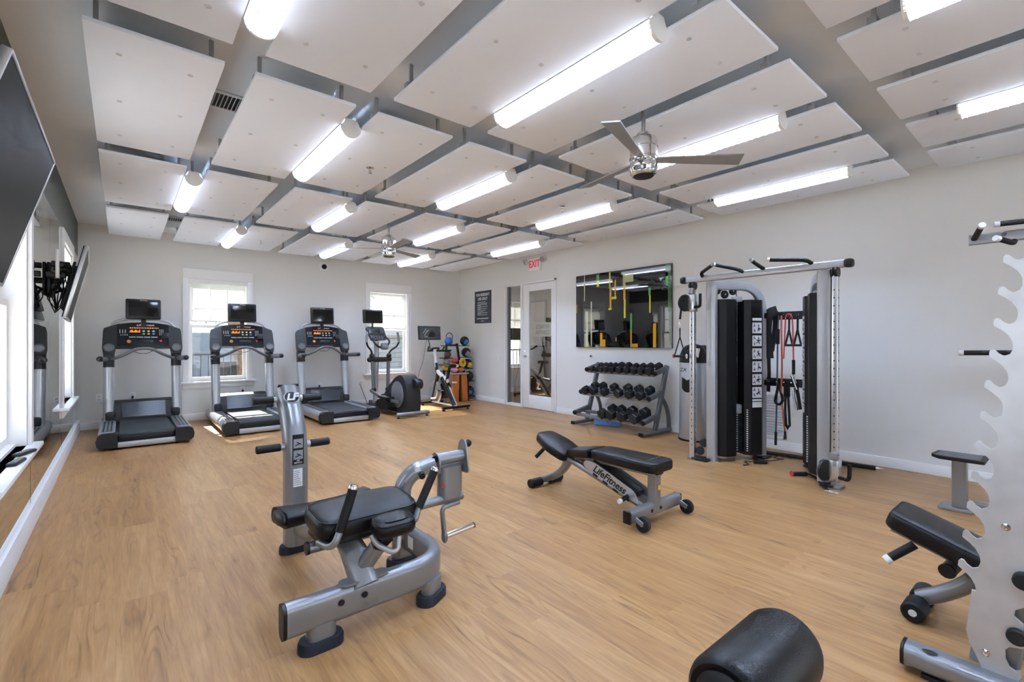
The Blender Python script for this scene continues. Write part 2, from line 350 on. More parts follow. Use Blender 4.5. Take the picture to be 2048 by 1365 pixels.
# ================================================================== STRUCTURE
struct(MB().b2((XL - 0.2, YF - 0.2, -0.1), (XR + 0.2, YB + 0.2, 0)).build('floor', 'floor_wood', smooth=0))
struct(MB().b2((XL - 0.2, YF - 0.2, CE), (XR + 0.2, YB + 0.2, CE + 0.15)).build('ceiling', 'ceiling_paint', smooth=0))
def wall(name, axis, p, t, a0, a1, openings, m):
    """wall slab between p and p+t on one axis, a0..a1 on the other, with rectangular openings (b0,b1,z0,z1)"""
    mb = MB()
    def bx(b0, b1, z0, z1):
        if b1 - b0 < 1e-4 or z1 - z0 < 1e-4: return
        lo, hi = min(p, p + t), max(p, p + t)
        if axis == 'x': mb.b2((lo, b0, z0), (hi, b1, z1))
        else: mb.b2((b0, lo, z0), (b1, hi, z1))
    cur = a0
    for b0, b1, z0, z1 in sorted(openings):
        bx(cur, b0, 0, CE); bx(b0, b1, 0, z0); bx(b0, b1, z1, CE); cur = b1
    bx(cur, a1, 0, CE)
    return struct(mb.build(name, m, smooth=0))
W_BACK = [(0.835, 1.700, 0.64, 2.35), (3.920, 4.790, 0.64, 2.35)]
W_LEFT = [(-0.21, 1.01, 0.60, 2.40), (3.39, 4.62, 0.60, 2.40), (6.99, 8.21, 0.60, 2.40)]
W_FRONT_FILL = [(-0.2, 1.6, 0.20, 2.60), (1.85, 3.65, 0.20, 2.60), (3.9, 5.7, 0.20, 2.60)]  # unseen window openings, added behind the camera to let in fill daylight
wall('wall_back', 'y', YB, 0.2, XL - 0.2, XR + 0.2, W_BACK, 'wall_paint')
wall('wall_front', 'y', YF, -0.2, XL - 0.2, XR + 0.2, W_FRONT_FILL, 'wall_paint')
wall('wall_left', 'x', XL, -0.2, YF, YB, W_LEFT, 'dark_wall_paint')
wall('wall_right', 'x', XR, 0.2, YF, YB, [(6.16, 7.60, 0, 2.44)], 'wall_paint')
def bb(name, lo, hi): return struct(MB().b2(lo, hi, 0.004).build(name, 'trim_white'))
bb('baseboard_back', (XL + 0.02, YB - 0.015, 0), (XR, YB, 0.115))
bb('baseboard_right', (XR - 0.014, YF, 0), (XR, 6.12, 0.105))
bb('baseboard_right', (XR - 0.014, 7.65, 0), (XR, YB - 0.016, 0.105))
bb('baseboard_left', (XL, YF, 0), (XL + 0.028, YB, 0.165))
bb('baseboard_front', (XL + 0.03, YF, 0), (XR - 0.015, YF + 0.014, 0.105))

WCOUNT = [0]
def window(axis, p, inward, b0, b1, z0, z1, cas=0.082, head=0.165, grid=True, shade=None, cassette=True):
    """double-hung window with casing, stool, apron, sashes, panes, roller shade. axis = wall normal axis, inward = +1/-1"""
    WCOUNT[0] += 1
    def Q(b, d, z): return (p + inward * d, b, z) if axis == 'x' else (b, p + inward * d, z)
    def B(mb, b_0, b_1, d0, d1, za, zb, bev=0.0):
        a, c = Vector(Q(b_0, d0, za)), Vector(Q(b_1, d1, zb))
        mb.b2([min(a[i], c[i]) for i in range(3)], [max(a[i], c[i]) for i in range(3)], bev)
    t = bpy.data.objects.new('window_%d' % WCOUNT[0], None); COL.objects.link(t); t.location = Q((b0 + b1) / 2, 0, z0); t['kind'] = 'structure'; ORG[t.name] = Vector(t.location)
    def part(name, m, *bs):
        mb = MB()
        for q in bs: B(mb, *q)
        return mb.build(name, m, t)
    part('casing', 'trim_white', (b0 - cas, b0, 0, 0.024, z0, z1 + 0.01, 0.004)); part('casing', 'trim_white', (b1, b1 + cas, 0, 0.024, z0, z1 + 0.01, 0.004))
    part('head_casing', 'trim_white', (b0 - cas, b1 + cas, 0, 0.026, z1, z1 + head, 0.004))
    part('sill', 'sill_white', (b0 - cas - 0.045, b1 + cas + 0.045, -0.1, 0.07, z0 - 0.028, z0, 0.005))
    part('apron', 'trim_white', (b0 - cas, b1 + cas, 0, 0.02, z0 - 0.11, z0 - 0.028, 0.003))
    part('jamb_liner', 'trim_white', (b0, b0 + 0.018, -0.2, 0, z0, z1), (b1 - 0.018, b1, -0.2, 0, z0, z1), (b0, b1, -0.2, 0, z1 - 0.018, z1), (b0, b1, -0.2, -0.05, z0, z0 + 0.02))
    zm = z0 + (z1 - z0) * 0.535
    for nm, za, zb, d in (('lower_sash', z0 + 0.02, zm + 0.03, -0.09), ('upper_sash', zm - 0.01, z1 - 0.018, -0.125)):
        s = part(nm, 'trim_white', (b0 + 0.018, b0 + 0.062, d - 0.03, d, za, zb), (b1 - 0.062, b1 - 0.018, d - 0.03, d, za, zb), (b0 + 0.06, b1 - 0.06, d - 0.03, d, za, za + 0.05), (b0 + 0.06, b1 - 0.06, d - 0.03, d, zb - 0.045, zb))
        g0, g1, ga, gb = b0 + 0.06, b1 - 0.06, za + 0.05, zb - 0.045
        nx, nz = (3, 2) if (nm == 'upper_sash' and grid) else (1, 1)
        for i in range(1, nx):
            mb = MB(); x = g0 + (g1 - g0) * i / nx; B(mb, x - 0.009, x + 0.009, d - 0.028, d - 0.006, ga, gb); mb.build('muntin', 'trim_white', s)
        for k in range(1, nz):
            mb = MB(); z = ga + (gb - ga) * k / nz; B(mb, g0, g1, d - 0.027, d - 0.007, z - 0.009, z + 0.009); mb.build('muntin', 'trim_white', s)
        for i in range(nx):
            for k in range(nz):
                mb = MB(); x0 = g0 + (g1 - g0) * i / nx; x1 = g0 + (g1 - g0) * (i + 1) / nx; za2 = ga + (gb - ga) * k / nz; zb2 = ga + (gb - ga) * (k + 1) / nz
                mb.add([Q(x0, d - 0.017, za2), Q(x1, d - 0.017, za2), Q(x1, d - 0.017, zb2), Q(x0, d - 0.017, zb2)], [(0, 1, 2, 3)]); mb.build('pane', 'window_glass', s, smooth=0)
    if shade:
        mb = MB(); B(mb, b0 + 0.022, b1 - 0.022, -0.046, -0.045, shade, z1 - 0.03); sh = mb.build('roller_shade', 'shade_fabric', t, smooth=0)
        mb = MB(); B(mb, b0 + 0.022, b1 - 0.022, -0.052, -0.04, shade - 0.02, shade, 0.003); mb.build('hem_bar', 'trim_white', sh)
        if cassette: mb = MB(); B(mb, b0, b1, -0.07, 0.012, z1 - 0.075, z1, 0.006); mb.build('shade_cassette', 'trim_white', t)
    return t
window('y', YB, -1, *W_BACK[0], shade=1.66)
window('y', YB, -1, *W_BACK[1], shade=1.59, cassette=False)
for o_ in W_LEFT: window('x', XL, 1, *o_, cas=0.09, head=0.13)
for o_ in W_FRONT_FILL: window('y', YF, 1, *o_, cas=0.09, head=0.13, grid=False)  # added fill windows, left without shades

# mirrors on the left wall (between the window casings, standing on the baseboard)
def mirror(y0, y1, label):
    o = MB().b2((XL, y0, 0.166), (XL + 0.006, y1, 2.53)).build('wall_mirror', 'mirror', smooth=0); tag(o, label, 'mirror', 'mirrors along the left wall')
mirror(1.11, 3.29, 'frameless wall mirror behind the near large television'); mirror(4.72, 5.835, 'frameless wall mirror just past the near window at the far left')
mirror(5.838, 6.89, 'frameless wall mirror behind the wall television with cables'); mirror(8.31, 9.345, 'narrow frameless wall mirror running into the back left corner')
for o_, lb in zip(W_LEFT, ('behind the camera side window', 'under the near window sill at the far left', 'under the far left-wall window')):
    MB().b2((XL, o_[0] - 0.085, 0.166), (XL + 0.006, o_[1] + 0.085, o_[2] - 0.112)).build('wall_mirror', 'mirror', smooth=0); tag(COL.objects[-1], 'low frameless wall mirror ' + lb, 'mirror', 'mirrors along the left wall')
for i, (y, z) in enumerate(((4.25, 0.0), (3.95, 0.0))):
    t = thing('remote_control', ['dark remote control lying on the near window sill, farther one', 'dark remote control lying on the near window sill, nearer one'][i], 'remote', (XL + 0.03, y, 0.60), 'remotes on the window sill')
    R = rotz(-0.35 + 0.2 * i)
    MB().box((XL + 0.03, y, 0.611), (0.045, 0.17, 0.02), R, 0.007).build('body', 'plastic_dark', t)
    mb = MB()
    for r in range(6):
        for c in range(3): mb.box(Vector((XL + 0.03, y, 0.622)) + R @ Vector(((c - 1) * 0.012, (r - 3) * 0.02, 0)), (0.007, 0.009, 0.004), R)
    mb.build('buttons', 'grey_print', t)

# ------------------------------------------------------------------ door with sidelight, corridor beyond
d1 = bpy.data.objects.new('door_1', None); COL.objects.link(d1); d1.location = (XR, 6.87, 0); d1['kind'] = 'structure'; ORG['door_1'] = Vector(d1.location)
fr = MB()
for y0, y1, z0, z1 in ((6.125, 6.17, 0, 2.475), (7.595, 7.64, 0, 2.475), (6.125, 7.64, 2.435, 2.475), (7.085, 7.125, 0, 2.44)): fr.b2((XR - 0.02, y0, z0), (XR + 0.13, y1, z1), 0.003)
fr.b2((XR, 7.12, 0), (XR + 0.12, 7.6, 0.05)); fr.build('door_frame', 'door_white', d1)
MB().b2((XR + 0.03, 7.545, 0.05), (XR + 0.11, 7.596, 2.436)).build('sidelight_jamb', 'plastic_grey', d1)
MB().b2((XR + 0.05, 7.125, 0.05), (XR + 0.056, 7.546, 2.436)).build('sidelight_pane', 'door_glass', d1, smooth=0)
lf = MB(); xa, xb = XR + 0.012, XR + 0.056
for y0, y1, z0, z1 in ((6.173, 6.285, 0.008, 2.43), (6.905, 7.082, 0.008, 2.43), (6.28, 6.91, 0.008, 0.262), (6.28, 6.91, 2.29, 2.43)): lf.b2((xa, y0, z0), (xb, y1, z1), 0.002)
leaf = lf.build('door_leaf', 'door_white', d1)
MB().b2((XR + 0.03, 6.285, 0.262), (XR + 0.036, 6.905, 2.29)).build('door_pane', 'door_glass', leaf, smooth=0)
MB().b2((XR + 0.0285, 6.287, 1.40), (XR + 0.0295, 6.82, 1.67)).build('frosted_band', mat('frost', 'bdb8a6', 0.8, alpha=0.8), leaf, smooth=0)
text('FITNESS', 0.105, (XR + 0.0275, 6.54, 1.585), (0, 1, 0), UP, 'lettering', 'plastic_grey', leaf); text('CENTER', 0.105, (XR + 0.0275, 6.54, 1.475), (0, 1, 0), UP, 'lettering', 'plastic_grey', leaf)
for z in (2.216, 1.555, 0.893, 0.223): MB().cyl((XR + 0.0, 6.172, z - 0.05), (XR + 0.0, 6.172, z + 0.05), 0.009, 10).build('hinge', 'plastic_grey', leaf)
hd = MB().cyl((XR + 0.012, 7.01, 1.02), (XR - 0.045, 7.01, 1.02), 0.012, 10).tube([(XR - 0.045, 7.01, 1.02), (XR - 0.05, 6.9, 1.02)], 0.01, 8)
hd.lathe([(0.03, 0), (0.03, 0.008), (0.02, 0.012)], (XR + 0.012, 7.01, 1.02), (-1, 0, 0)).lathe([(0.022, 0), (0.022, 0.012)], (XR + 0.012, 7.01, 1.12), (-1, 0, 0)); hd.build('door_handle', 'chrome', leaf)
cw = MB()
cw.b2((8.6, 4.6, 0), (8.7, 11.6, 2.8)); cw.b2((XR + 0.2, 4.5, 0), (8.7, 4.6, 2.8)); cw.b2((XR + 0.2, 11.5, 0), (8.7, 11.6, 2.8)); cw.b2((XR + 0.2, YB, 0), (XR + 0.3, 11.6, 2.8))
struct(cw.build('wall_corridor', 'corridor_paint', smooth=0))
struct(MB().b2((XR + 0.2, 4.5, -0.1), (8.7, 11.6, 0)).build('floor_corridor', 'corridor_floor', smooth=0)); struct(MB().b2((XR + 0.2, 4.5, 2.8), (8.7, 11.6, 2.9)).build('ceiling_corridor', 'ceiling_paint', smooth=0))
pf = thing('framed_picture', 'black framed picture in the corridor seen through the glass door', 'picture', (8.6, 9.4, 1.2))
for q in ((8.95, 9.0, 1.15, 2.4), (9.85, 9.9, 1.15, 2.4), (8.95, 9.9, 2.36, 2.41), (8.95, 9.9, 1.15, 1.2)): MB().b2((8.565, q[0], q[2]), (8.6, q[1], q[3])).build('frame_rail', 'plastic_black', pf)
MB().b2((8.585, 9.0, 1.2), (8.599, 9.85, 2.36)).build('print', 'paper', pf)
cl = thing('corridor_fill_light', 'round ceiling light added out of view to brighten the corridor', 'ceiling light', (7.4, 8.6, 2.8)); MB().lathe([(0.16, 0), (0.16, 0.03)], (7.4, 8.6, 2.765)).build('rim', 'lamp_housing', cl)  # added lamp, out of view, that brightens the corridor
emit_mat('corridor_fill_glow', 'fff0d8', 60.0); MB().lathe([(0.14, 0), (0.15, 0.012)], (7.4, 8.6, 2.752)).build('diffuser', 'corridor_fill_glow', cl)  # glow of the added corridor lamp

# ================================================================== CEILING: panels, fixtures, fans
PX0, PWd, PPX = -0.152, 0.594, 0.7495
ROWS = [(-0.985, 0.800), (1.032, 2.817), (3.054, 4.853), (5.090, 6.886), (7.160, 8.957)]
ORD = ['first', 'second', 'third', 'fourth', 'fifth', 'sixth', 'seventh', 'eighth']
RN = ['row nearest the camera', 'second row from the camera', 'middle row', 'second row from the back wall', 'row nearest the back wall']
capmesh = None
pl_th = 0.022
def panel(cx_, cy_, L, label):
    t = thing('acoustic_panel', label, 'ceiling panel', (cx_, cy_, HP), 'suspended white acoustic ceiling panels')
    MB().b2((cx_ - PWd / 2, cy_ - L / 2, HP), (cx_ + PWd / 2, cy_ + L / 2, HP + pl_th), 0.003).build('panel_board', 'panel_white', t)
    for sx in (-0.16, 0.16):
        for sy in (-0.36, 0.0, 0.36): MB().lathe([(0.013, 0), (0.015, 0.003)], (cx_ + sx, cy_ + sy * L, HP - 0.0025), n=12).build('fastener_cap', 'cap_grey', t)
    for sy in (-0.42, 0.42): MB().b2((cx_ - PWd / 2 + 0.01, cy_ + sy * L - 0.02, HP + pl_th), (cx_ + PWd / 2 - 0.01, cy_ + sy * L + 0.02, HP + pl_th + 0.04)).build('support_channel', 'galvanised', t)
    for sx in (-0.25, 0.25):
        for sy in (-0.42, 0.42): MB().b2((cx_ + sx - 0.011, cy_ + sy * L - 0.008, HP + pl_th + 0.035), (cx_ + sx + 0.011, cy_ + sy * L + 0.008, CE)).build('hanger', 'galvanised', t)
    return t
protos = {}
for r, (y0, y1) in enumerate(ROWS):
    for c in range(8):
        if r == 0 and c < 3: continue
        cx_ = PX0 + c * PPX + PWd / 2; cy_ = (y0 + y1) / 2; L = round(y1 - y0, 2)
        lab = 'white suspended ceiling panel, %s from the left in the %s' % (ORD[c], RN[r])
        if 0 not in protos: protos[0] = panel(cx_, cy_, 1.795, lab)
        else: copy_tree(protos[0], loc=(cx_, cy_, HP), label=lab)

def fixture(cx_, cy_, label, warm, fine):
    """4 ft pendant louvre strip: end caps, side reflectors, tube, curved blades"""
    t = thing('louver_light', label, 'ceiling light', (cx_, cy_, HP - 0.03), 'louvred strip lights between the ceiling panels')
    L = 1.22; R = 0.075; zc = HP - 0.004
    for s in (-1, 1):
        pr = [(R * math.cos(math.pi + math.pi * k / 12), R * math.sin(math.pi + math.pi * k / 12)) for k in range(13)] + [(R * 0.72, 0.02), (R * 0.5, 0.055), (-R * 0.5, 0.055), (-R * 0.72, 0.02)]
        MB().prism(pr, (cx_, cy_ + s * (L / 2) - 0.009, zc), (-1, 0, 0), UP, 0.018).build('end_cap', 'lamp_housing', t)
    MB().b2((cx_ - 0.041, cy_ - L / 2, zc + 0.045), (cx_ + 0.041, cy_ + L / 2, zc + 0.058)).build('spine', 'lamp_housing', t)
    for s in (-1, 1):
        MB().prism([(R, 0.0), (0.05, 0.055), (0.045, 0.05), (R * 0.96, 0.0)], (cx_, cy_ + s * L / 2, zc), (s, 0, 0), UP, L).build('side_reflector', 'lamp_housing', t)
        arc = [(R * math.cos(math.radians(a)), -R * math.sin(math.radians(a))) for a in (0, 12, 24, 36, 48)]; arc += [(0.96 * x, 0.96 * z) for x, z in arc[::-1]]
        MB().prism(arc, (cx_, cy_ + s * L / 2, zc), (s, 0, 0), UP, L).build('side_lens', 'lens_white', t)
    MB().cyl((cx_, cy_ - L / 2 + 0.02, zc - 0.008), (cx_, cy_ + L / 2 - 0.02, zc - 0.008), 0.014, 10).build('lamp_tube', 'tube_warm' if warm else 'tube_neutral', t)
    nb = 26 if fine else 22; mbj = MB(); base = None
    for k in range(nb):
        y = cy_ - L / 2 + 0.03 + (L - 0.06) * k / (nb - 1)
        a0, a1 = math.radians(195), math.radians(345); ro, ri = R, R - 0.03; m = 10
        pr = [(ro * math.cos(a0 + (a1 - a0) * i / m), ro * math.sin(a0 + (a1 - a0) * i / m)) for i in range(m + 1)] + [(ri * math.cos(a1 - (a1 - a0) * i / m), ri * math.sin(a1 - (a1 - a0) * i / m)) for i in range(m + 1)]
        if fine:
            if base is None: base = MB().prism(pr, (cx_, y, zc), (1, 0, 0), UP, 0.0025).build('louver_blade', 'louver', t)
            else: b = base.copy(); COL.objects.link(b); b.location = (0, k * (L - 0.06) / (nb - 1), 0)
        else: mbj.prism(pr, (cx_, y, zc), (1, 0, 0), UP, 0.0025)
    if not fine: mbj.build('louver_blades', 'louver', t)
    rails = MB()
    for a in (230, 270, 310): rails.b2((cx_ + R * math.cos(math.radians(a)) - 0.0015, cy_ - L / 2, zc + R * math.sin(math.radians(a))), (cx_ + R * math.cos(math.radians(a)) + 0.0015, cy_ + L / 2, zc + R * math.sin(math.radians(a)) + 0.012))
    rails.build('louver_rails', 'louver', t)
    for s in (-0.4, 0.4): MB().b2((cx_ - 0.01, cy_ + s * L - 0.01, zc + 0.05), (cx_ + 0.01, cy_ + s * L + 0.01, CE)).build('hanger', 'galvanised', t)
    return t
GX = [PX0 + PWd + (PPX - PWd) / 2 + i * PPX for i in range(7)]
RY = [-0.1, 1.93, 3.97, 5.95, 8.02]
GN = ['first and second', 'second and third', 'third and fourth', 'fourth and fifth', 'fifth and sixth', 'sixth and seventh', 'seventh and eighth']
RN2 = ['nearest row', 'second row', 'middle row', 'fourth row', 'back row']
for r in range(5):
    for g in range(7):
        if (r + g) % 2 == 0 if False else ((g % 2 == 0) != (r % 2 == 1)): continue
        lab = 'lit louvred strip light between the %s panel columns in the %s' % (GN[g], RN2[r])
        fixture(GX[g], RY[r], lab, warm=(g in (1, 5) or r == 4), fine=(r <= 1 or (r == 2 and g < 3)))

def fan(cx_, cy_, rot, label):
    t = thing('overhead_fan', label, 'ceiling fan', (cx_, cy_, 2.46), 'chrome ceiling fans')
    MB().lathe([(0.06, 0), (0.065, 0.01), (0.06, 0.05)], (cx_, cy_, CE - 0.05)).build('canopy', 'chrome', t)
    MB().cyl((cx_, cy_, 2.74), (cx_, cy_, CE - 0.02), 0.014, 12).build('downrod', 'brushed', t)
    MB().lathe([(0.02, 0.30), (0.045, 0.29), (0.05, 0.275), (0.085, 0.255), (0.095, 0.23), (0.095, 0.20), (0.098, 0.197), (0.098, 0.19), (0.093, 0.187), (0.093, 0.13), (0.097, 0.127), (0.097, 0.12), (0.093, 0.117), (0.093, 0.10), (0.09, 0.085), (0.094, 0.08), (0.094, 0.045), (0.088, 0.03), (0.088, 0.01), (0.075, 0.0)][::-1], (cx_, cy_, 2.455), n=32).build('motor_housing', 'chrome', t)
    MB().lathe([(0.066, 0.0), (0.07, 0.004)], (cx_, cy_, 2.449)).build('bottom_grille', 'plastic_dark', t)
    zb = 2.565
    for k in range(3):
        a = rot + k * 2 * math.pi / 3; u = Vector((math.cos(a), math.sin(a), 0)); v = Vector((-math.sin(a), math.cos(a), 0)); c = Vector((cx_, cy_, zb))
        tilt = Matrix.Rotation(math.radians(-13), 3, u); v2 = tilt @ v; n2 = u.cross(v2)
        pts = [(0.085, 0.03), (0.085, -0.03), (0.66, -0.062), (0.675, 0.06)]
        MB().prism(pts, c - n2 * 0.004, u, v2, 0.008).build('blade', mat('blade_grey', '9a9c9d', 0.4, 0.25), t)
fan(2.77, 1.925, math.atan2(-0.437, 0.486) + 0.02, 'chrome three-blade ceiling fan nearest the camera'); fan(2.77, 5.96, 0.45, 'chrome three-blade ceiling fan farther off near the back wall')

def vent(cx_, cy_, label):
    t = thing('air_vent', label, 'air vent', (cx_, cy_, CE - 0.012), 'ceiling air vents')
    h = 0.15; f = MB()
    for q in ((-h, h, -h, -h + 0.03), (-h, h, h - 0.03, h), (-h, -h + 0.03, -h, h), (h - 0.03, h, -h, h)): f.b2((cx_ + q[0], cy_ + q[2], CE - 0.012), (cx_ + q[1], cy_ + q[3], CE - 0.001), 0.002)
    f.build('vent_frame', 'trim_white', t); MB().b2((cx_ - h, cy_ - h, CE - 0.003), (cx_ + h, cy_ + h, CE - 0.001)).build('duct_opening', 'plastic_black', t)
    for k in range(9):
        x = cx_ - 0.1 + k * 0.025; MB().box((x, cy_, CE - 0.008), (0.003, 0.24, 0.014), roty(0.6)).build('louver_slat', 'trim_white', t)
vent(0.575, 3.94, 'white ceiling air vent nearest, between the two left panel columns'); vent(0.55, 8.2, 'small white ceiling air vent by the back wall')
for i, (x, y, lab) in enumerate(((1.70, 4.04, 'chrome fire sprinkler head on a middle-row ceiling panel'), (1.65, 8.09, 'fire sprinkler head on a ceiling panel at the back wall'), (3.88, 3.79, 'fire sprinkler head on a ceiling panel right of the fan'))):
    t = thing('fire_sprinkler', lab, 'sprinkler', (x, y, HP - 0.05), 'fire sprinklers')
    MB().lathe([(0.035, 0), (0.037, 0.004), (0.02, 0.012)][::-1], (x, y, HP), (0, 0, -1)).build('escutcheon', 'chrome', t)
    MB().cyl((x, y, HP - 0.012), (x, y, HP - 0.035), 0.008, 8).build('nozzle', 'chrome', t)
    MB().tube([(x - 0.011, y, HP - 0.02), (x - 0.011, y, HP - 0.045), (x + 0.011, y, HP - 0.045), (x + 0.011, y, HP - 0.02)], 0.0025, 6).build('yoke', 'chrome', t)
    MB().lathe([(0.016, 0), (0.016, 0.002)], (x, y, HP - 0.05)).build('deflector', 'chrome', t)

# ================================================================== WALL THINGS
U_R = (0, -1, 0)          # reading direction on the right wall
t = thing('exit_sign', 'white exit sign with red letters and two emergency lamp heads above door', 'exit sign', (XR, 6.68, 2.65))
MB().b2((XR - 0.05, 6.53, 2.665), (XR - 0.002, 6.83, 2.905), 0.006).build('housing', 'trim_white', t)
text('EXIT', 0.19, (XR - 0.0505, 6.68, 2.79), U_R, UP, 'lettering', 'exit_red', t, bold=0.004, sx=0.78)
for s in (-1, 1):
    c = Vector((XR - 0.06, 6.68 - s * 0.24, 2.86)); ax = Vector((-0.75, -s * 0.45, -0.35))
    h = MB().lathe([(0.02, -0.05), (0.045, -0.03), (0.06, 0.02), (0.06, 0.03)], c, ax, 16).build('lamp_head', 'cap_grey', t)
    MB().lathe([(0.05, 0.028), (0.05, 0.033)], c, ax, 16).build('lens', 'grey_print', h); MB().tube([(XR - 0.03, 6.68 - s * 0.14, 2.89), (XR - 0.05, 6.68 - s * 0.22, 2.87)], 0.014, 8).build('swivel_arm', 'trim_white', t)

t = thing('rules_sign', 'dark slate wall sign reading for resident use only with small print', 'sign', (XR, 8.41, 1.71))
MB().b2((XR - 0.014, 8.11, 1.71), (XR, 8.71, 2.42), 0.002).build('board', 'sign_slate', t)
text('FOR RESIDENT', 0.085, (XR - 0.0145, 8.41, 2.335), U_R, UP, 'lettering', 'white_print', t, bold=0.0015, sx=0.88); text('USE ONLY', 0.085, (XR - 0.0145, 8.41, 2.245), U_R, UP, 'lettering', 'white_print', t, bold=0.0015, sx=0.9)
lines = MB(); y = 2.17
for ln, (wd, n) in enumerate(((0.3, 1), (0.36, 1), (0.35, 2), (0.37, 2), (0.35, 2), (0.31, 1), (0.22, 1), (0.37, 2), (0.36, 1))):
    for k in range(n):
        q = 0.0; ww = wd * (1 if k < n - 1 or n == 1 else 0.35)
        while q < ww:
            l = random.uniform(0.012, 0.035); l = min(l, ww - q); lines.b2((XR - 0.0148, 8.60 - q - l, y), (XR - 0.0142, 8.60 - q, y + 0.009)); q += l + 0.006
        y -= 0.0155
    y -= 0.012
lines.build('small_print', 'white_print', t, smooth=0)
q = 0.0; ln = MB()
while q < 0.42: l = random.uniform(0.02, 0.045); ln.b2((XR - 0.0148, 8.62 - q - l, 1.805), (XR - 0.0142, 8.62 - q, 1.823)); q += l + 0.006
ln.build('bold_line', 'white_print', t, smooth=0)
MB().tube([(XR - 0.0145, 8.46, 1.765), (XR - 0.0145, 8.44, 1.745), (XR - 0.0145, 8.42, 1.765), (XR - 0.0145, 8.40, 1.745), (XR - 0.0145, 8.37, 1.765)], 0.006, 6).build('emblem', 'white_print', t)

t = thing('wall_art', 'large glossy black abstract picture with yellow and green strips on right wall', 'picture', (XR, 4.69, 1.21))
MB().b2((XR - 0.035, 3.76, 1.212), (XR - 0.004, 5.613, 2.442)).build('acrylic_panel', mat('art_black', '060505', 0.02, vary=0.5, scale=3, spec=0.9, coat=1.0), t)
mat('art_yellow', 'd8cf3c', 0.05, vary=0.15, spec=0.9); mat('art_gold', 'd9a52a', 0.05, vary=0.15, spec=0.9); mat('art_green', '5fae5a', 0.05, vary=0.3, spec=0.9); mat('art_pale', 'b9b98a', 0.05, vary=0.2, spec=0.9); mat('art_jungle', '3f6a3c', 0.08, vary=0.9, scale=30, spec=0.9)
for y1, y0, z1, z0, m in ((5.43, 5.41, 2.44, 2.0, 'art_pale'), (5.16, 5.10, 2.42, 2.32, 'art_green'), (5.15, 5.10, 2.32, 2.22, 'art_yellow'), (4.89, 4.865, 2.43, 2.17, 'art_yellow'), (4.88, 4.845, 2.17, 1.85, 'art_gold'), (4.905, 4.84, 1.85, 1.82, 'art_yellow'), (4.78, 4.755, 2.30, 2.03, 'art_gold'), (4.84, 4.745, 2.03, 1.99, 'art_yellow'),
        (4.62, 4.57, 2.39, 2.2, 'art_pale'), (4.61, 4.57, 2.2, 1.97, 'art_gold'), (4.60, 4.565, 1.97, 1.68, 'art_yellow'), (4.57, 4.42, 2.36, 2.24, 'art_pale'), (4.48, 4.445, 1.75, 1.48, 'art_green'), (4.475, 4.45, 1.48, 1.22, 'art_gold'), (4.46, 4.34, 1.275, 1.22, 'art_gold'),
        (4.15, 4.11, 2.12, 2.0, 'art_green'), (4.135, 4.11, 2.0, 1.74, 'art_yellow'), (4.07, 4.015, 1.58, 1.22, 'art_gold'), (5.39, 5.34, 1.82, 1.22, 'art_pale'), (5.28, 5.255, 1.98, 1.22, 'art_pale'), (5.08, 5.03, 1.45, 1.22, 'art_gold'), (5.03, 4.97, 1.34, 1.22, 'art_gold'), (4.76, 4.745, 1.37, 1.31, 'art_gold'),
        (3.86, 3.775, 2.43, 2.26, 'art_jungle'), (3.86, 3.82, 2.32, 2.12, 'art_green'), (3.82, 3.765, 2.26, 1.75, 'art_jungle'), (3.80, 3.765, 1.75, 1.25, 'art_jungle'), (5.605, 5.59, 1.95, 1.8, 'art_gold')):
    MB().b2((XR - 0.0358, y0, z0), (XR - 0.0349, y1, z1)).build('colour_strip', m, t, smooth=0)

t = thing('light_switch', 'white double light switch plate left of the glass door', 'light switch', (XR, 7.89, 0.97))
MB().b2((XR - 0.006, 7.835, 0.91), (XR, 7.95, 1.03), 0.002).build('plate', 'outlet_white', t)
for s in (-0.025, 0.025): MB().b2((XR - 0.011, 7.8925 + s - 0.016, 0.938), (XR - 0.005, 7.8925 + s + 0.016, 1.002), 0.002).build('rocker', 'outlet_white', t)
t = thing('wall_doorstop', 'small chrome door bumper on the wall above the dumbbell rack', 'door stop', (XR, 5.295, 1.06)); MB().lathe([(0.028, 0), (0.028, 0.006), (0.02, 0.02)], (XR, 5.295, 1.06), (-1, 0, 0), 16).build('base', 'chrome', t); MB().lathe([(0.014, 0.02), (0.014, 0.03)], (XR, 5.295, 1.06), (-1, 0, 0), 16).build('rubber_tip', 'rubber_black', t)

OL = ['left of the first treadmill', 'behind the first treadmill', 'under the window behind the second treadmill', 'under the right side of the back left window', 'left of a pair behind the third treadmill', 'right of a pair behind the third treadmill', 'with a plug behind the third treadmill', 'left of the elliptical under the far window', 'under the far window behind the elliptical']
for i, x in enumerate((-0.271, 0.119, 1.244, 1.618, 2.544, 2.633, 2.916, 3.746, 4.39)):
    t = thing('power_outlet', 'white power outlet on the back wall ' + OL[i], 'power outlet', (x, YB, 0.40), 'outlets on the back wall')
    MB().b2((x - 0.036, YB - 0.006, 0.405), (x + 0.036, YB, 0.52), 0.002).build('plate', 'outlet_white', t)
    for z in (0.44, 0.485): MB().b2((x - 0.015, YB - 0.008, z - 0.014), (x + 0.015, YB - 0.005, z + 0.014), 0.002).build('socket', 'cap_grey', t)
    if i in (1, 3, 6): MB().box((x, YB - 0.02, 0.45), (0.03, 0.026, 0.035), None, 0.006).tube([(x, YB - 0.03, 0.45), (x - 0.01, YB - 0.035, 0.41), (x - 0.02, YB - 0.028, 0.2), (x - 0.06, YB - 0.028, 0.008)], 0.005, 6, 0.05).build('plug_and_cord', 'plastic_black', t)
t = thing('dome_camera', 'white dome security camera high on the back wall', 'security camera', (3.0, YB, 2.75))
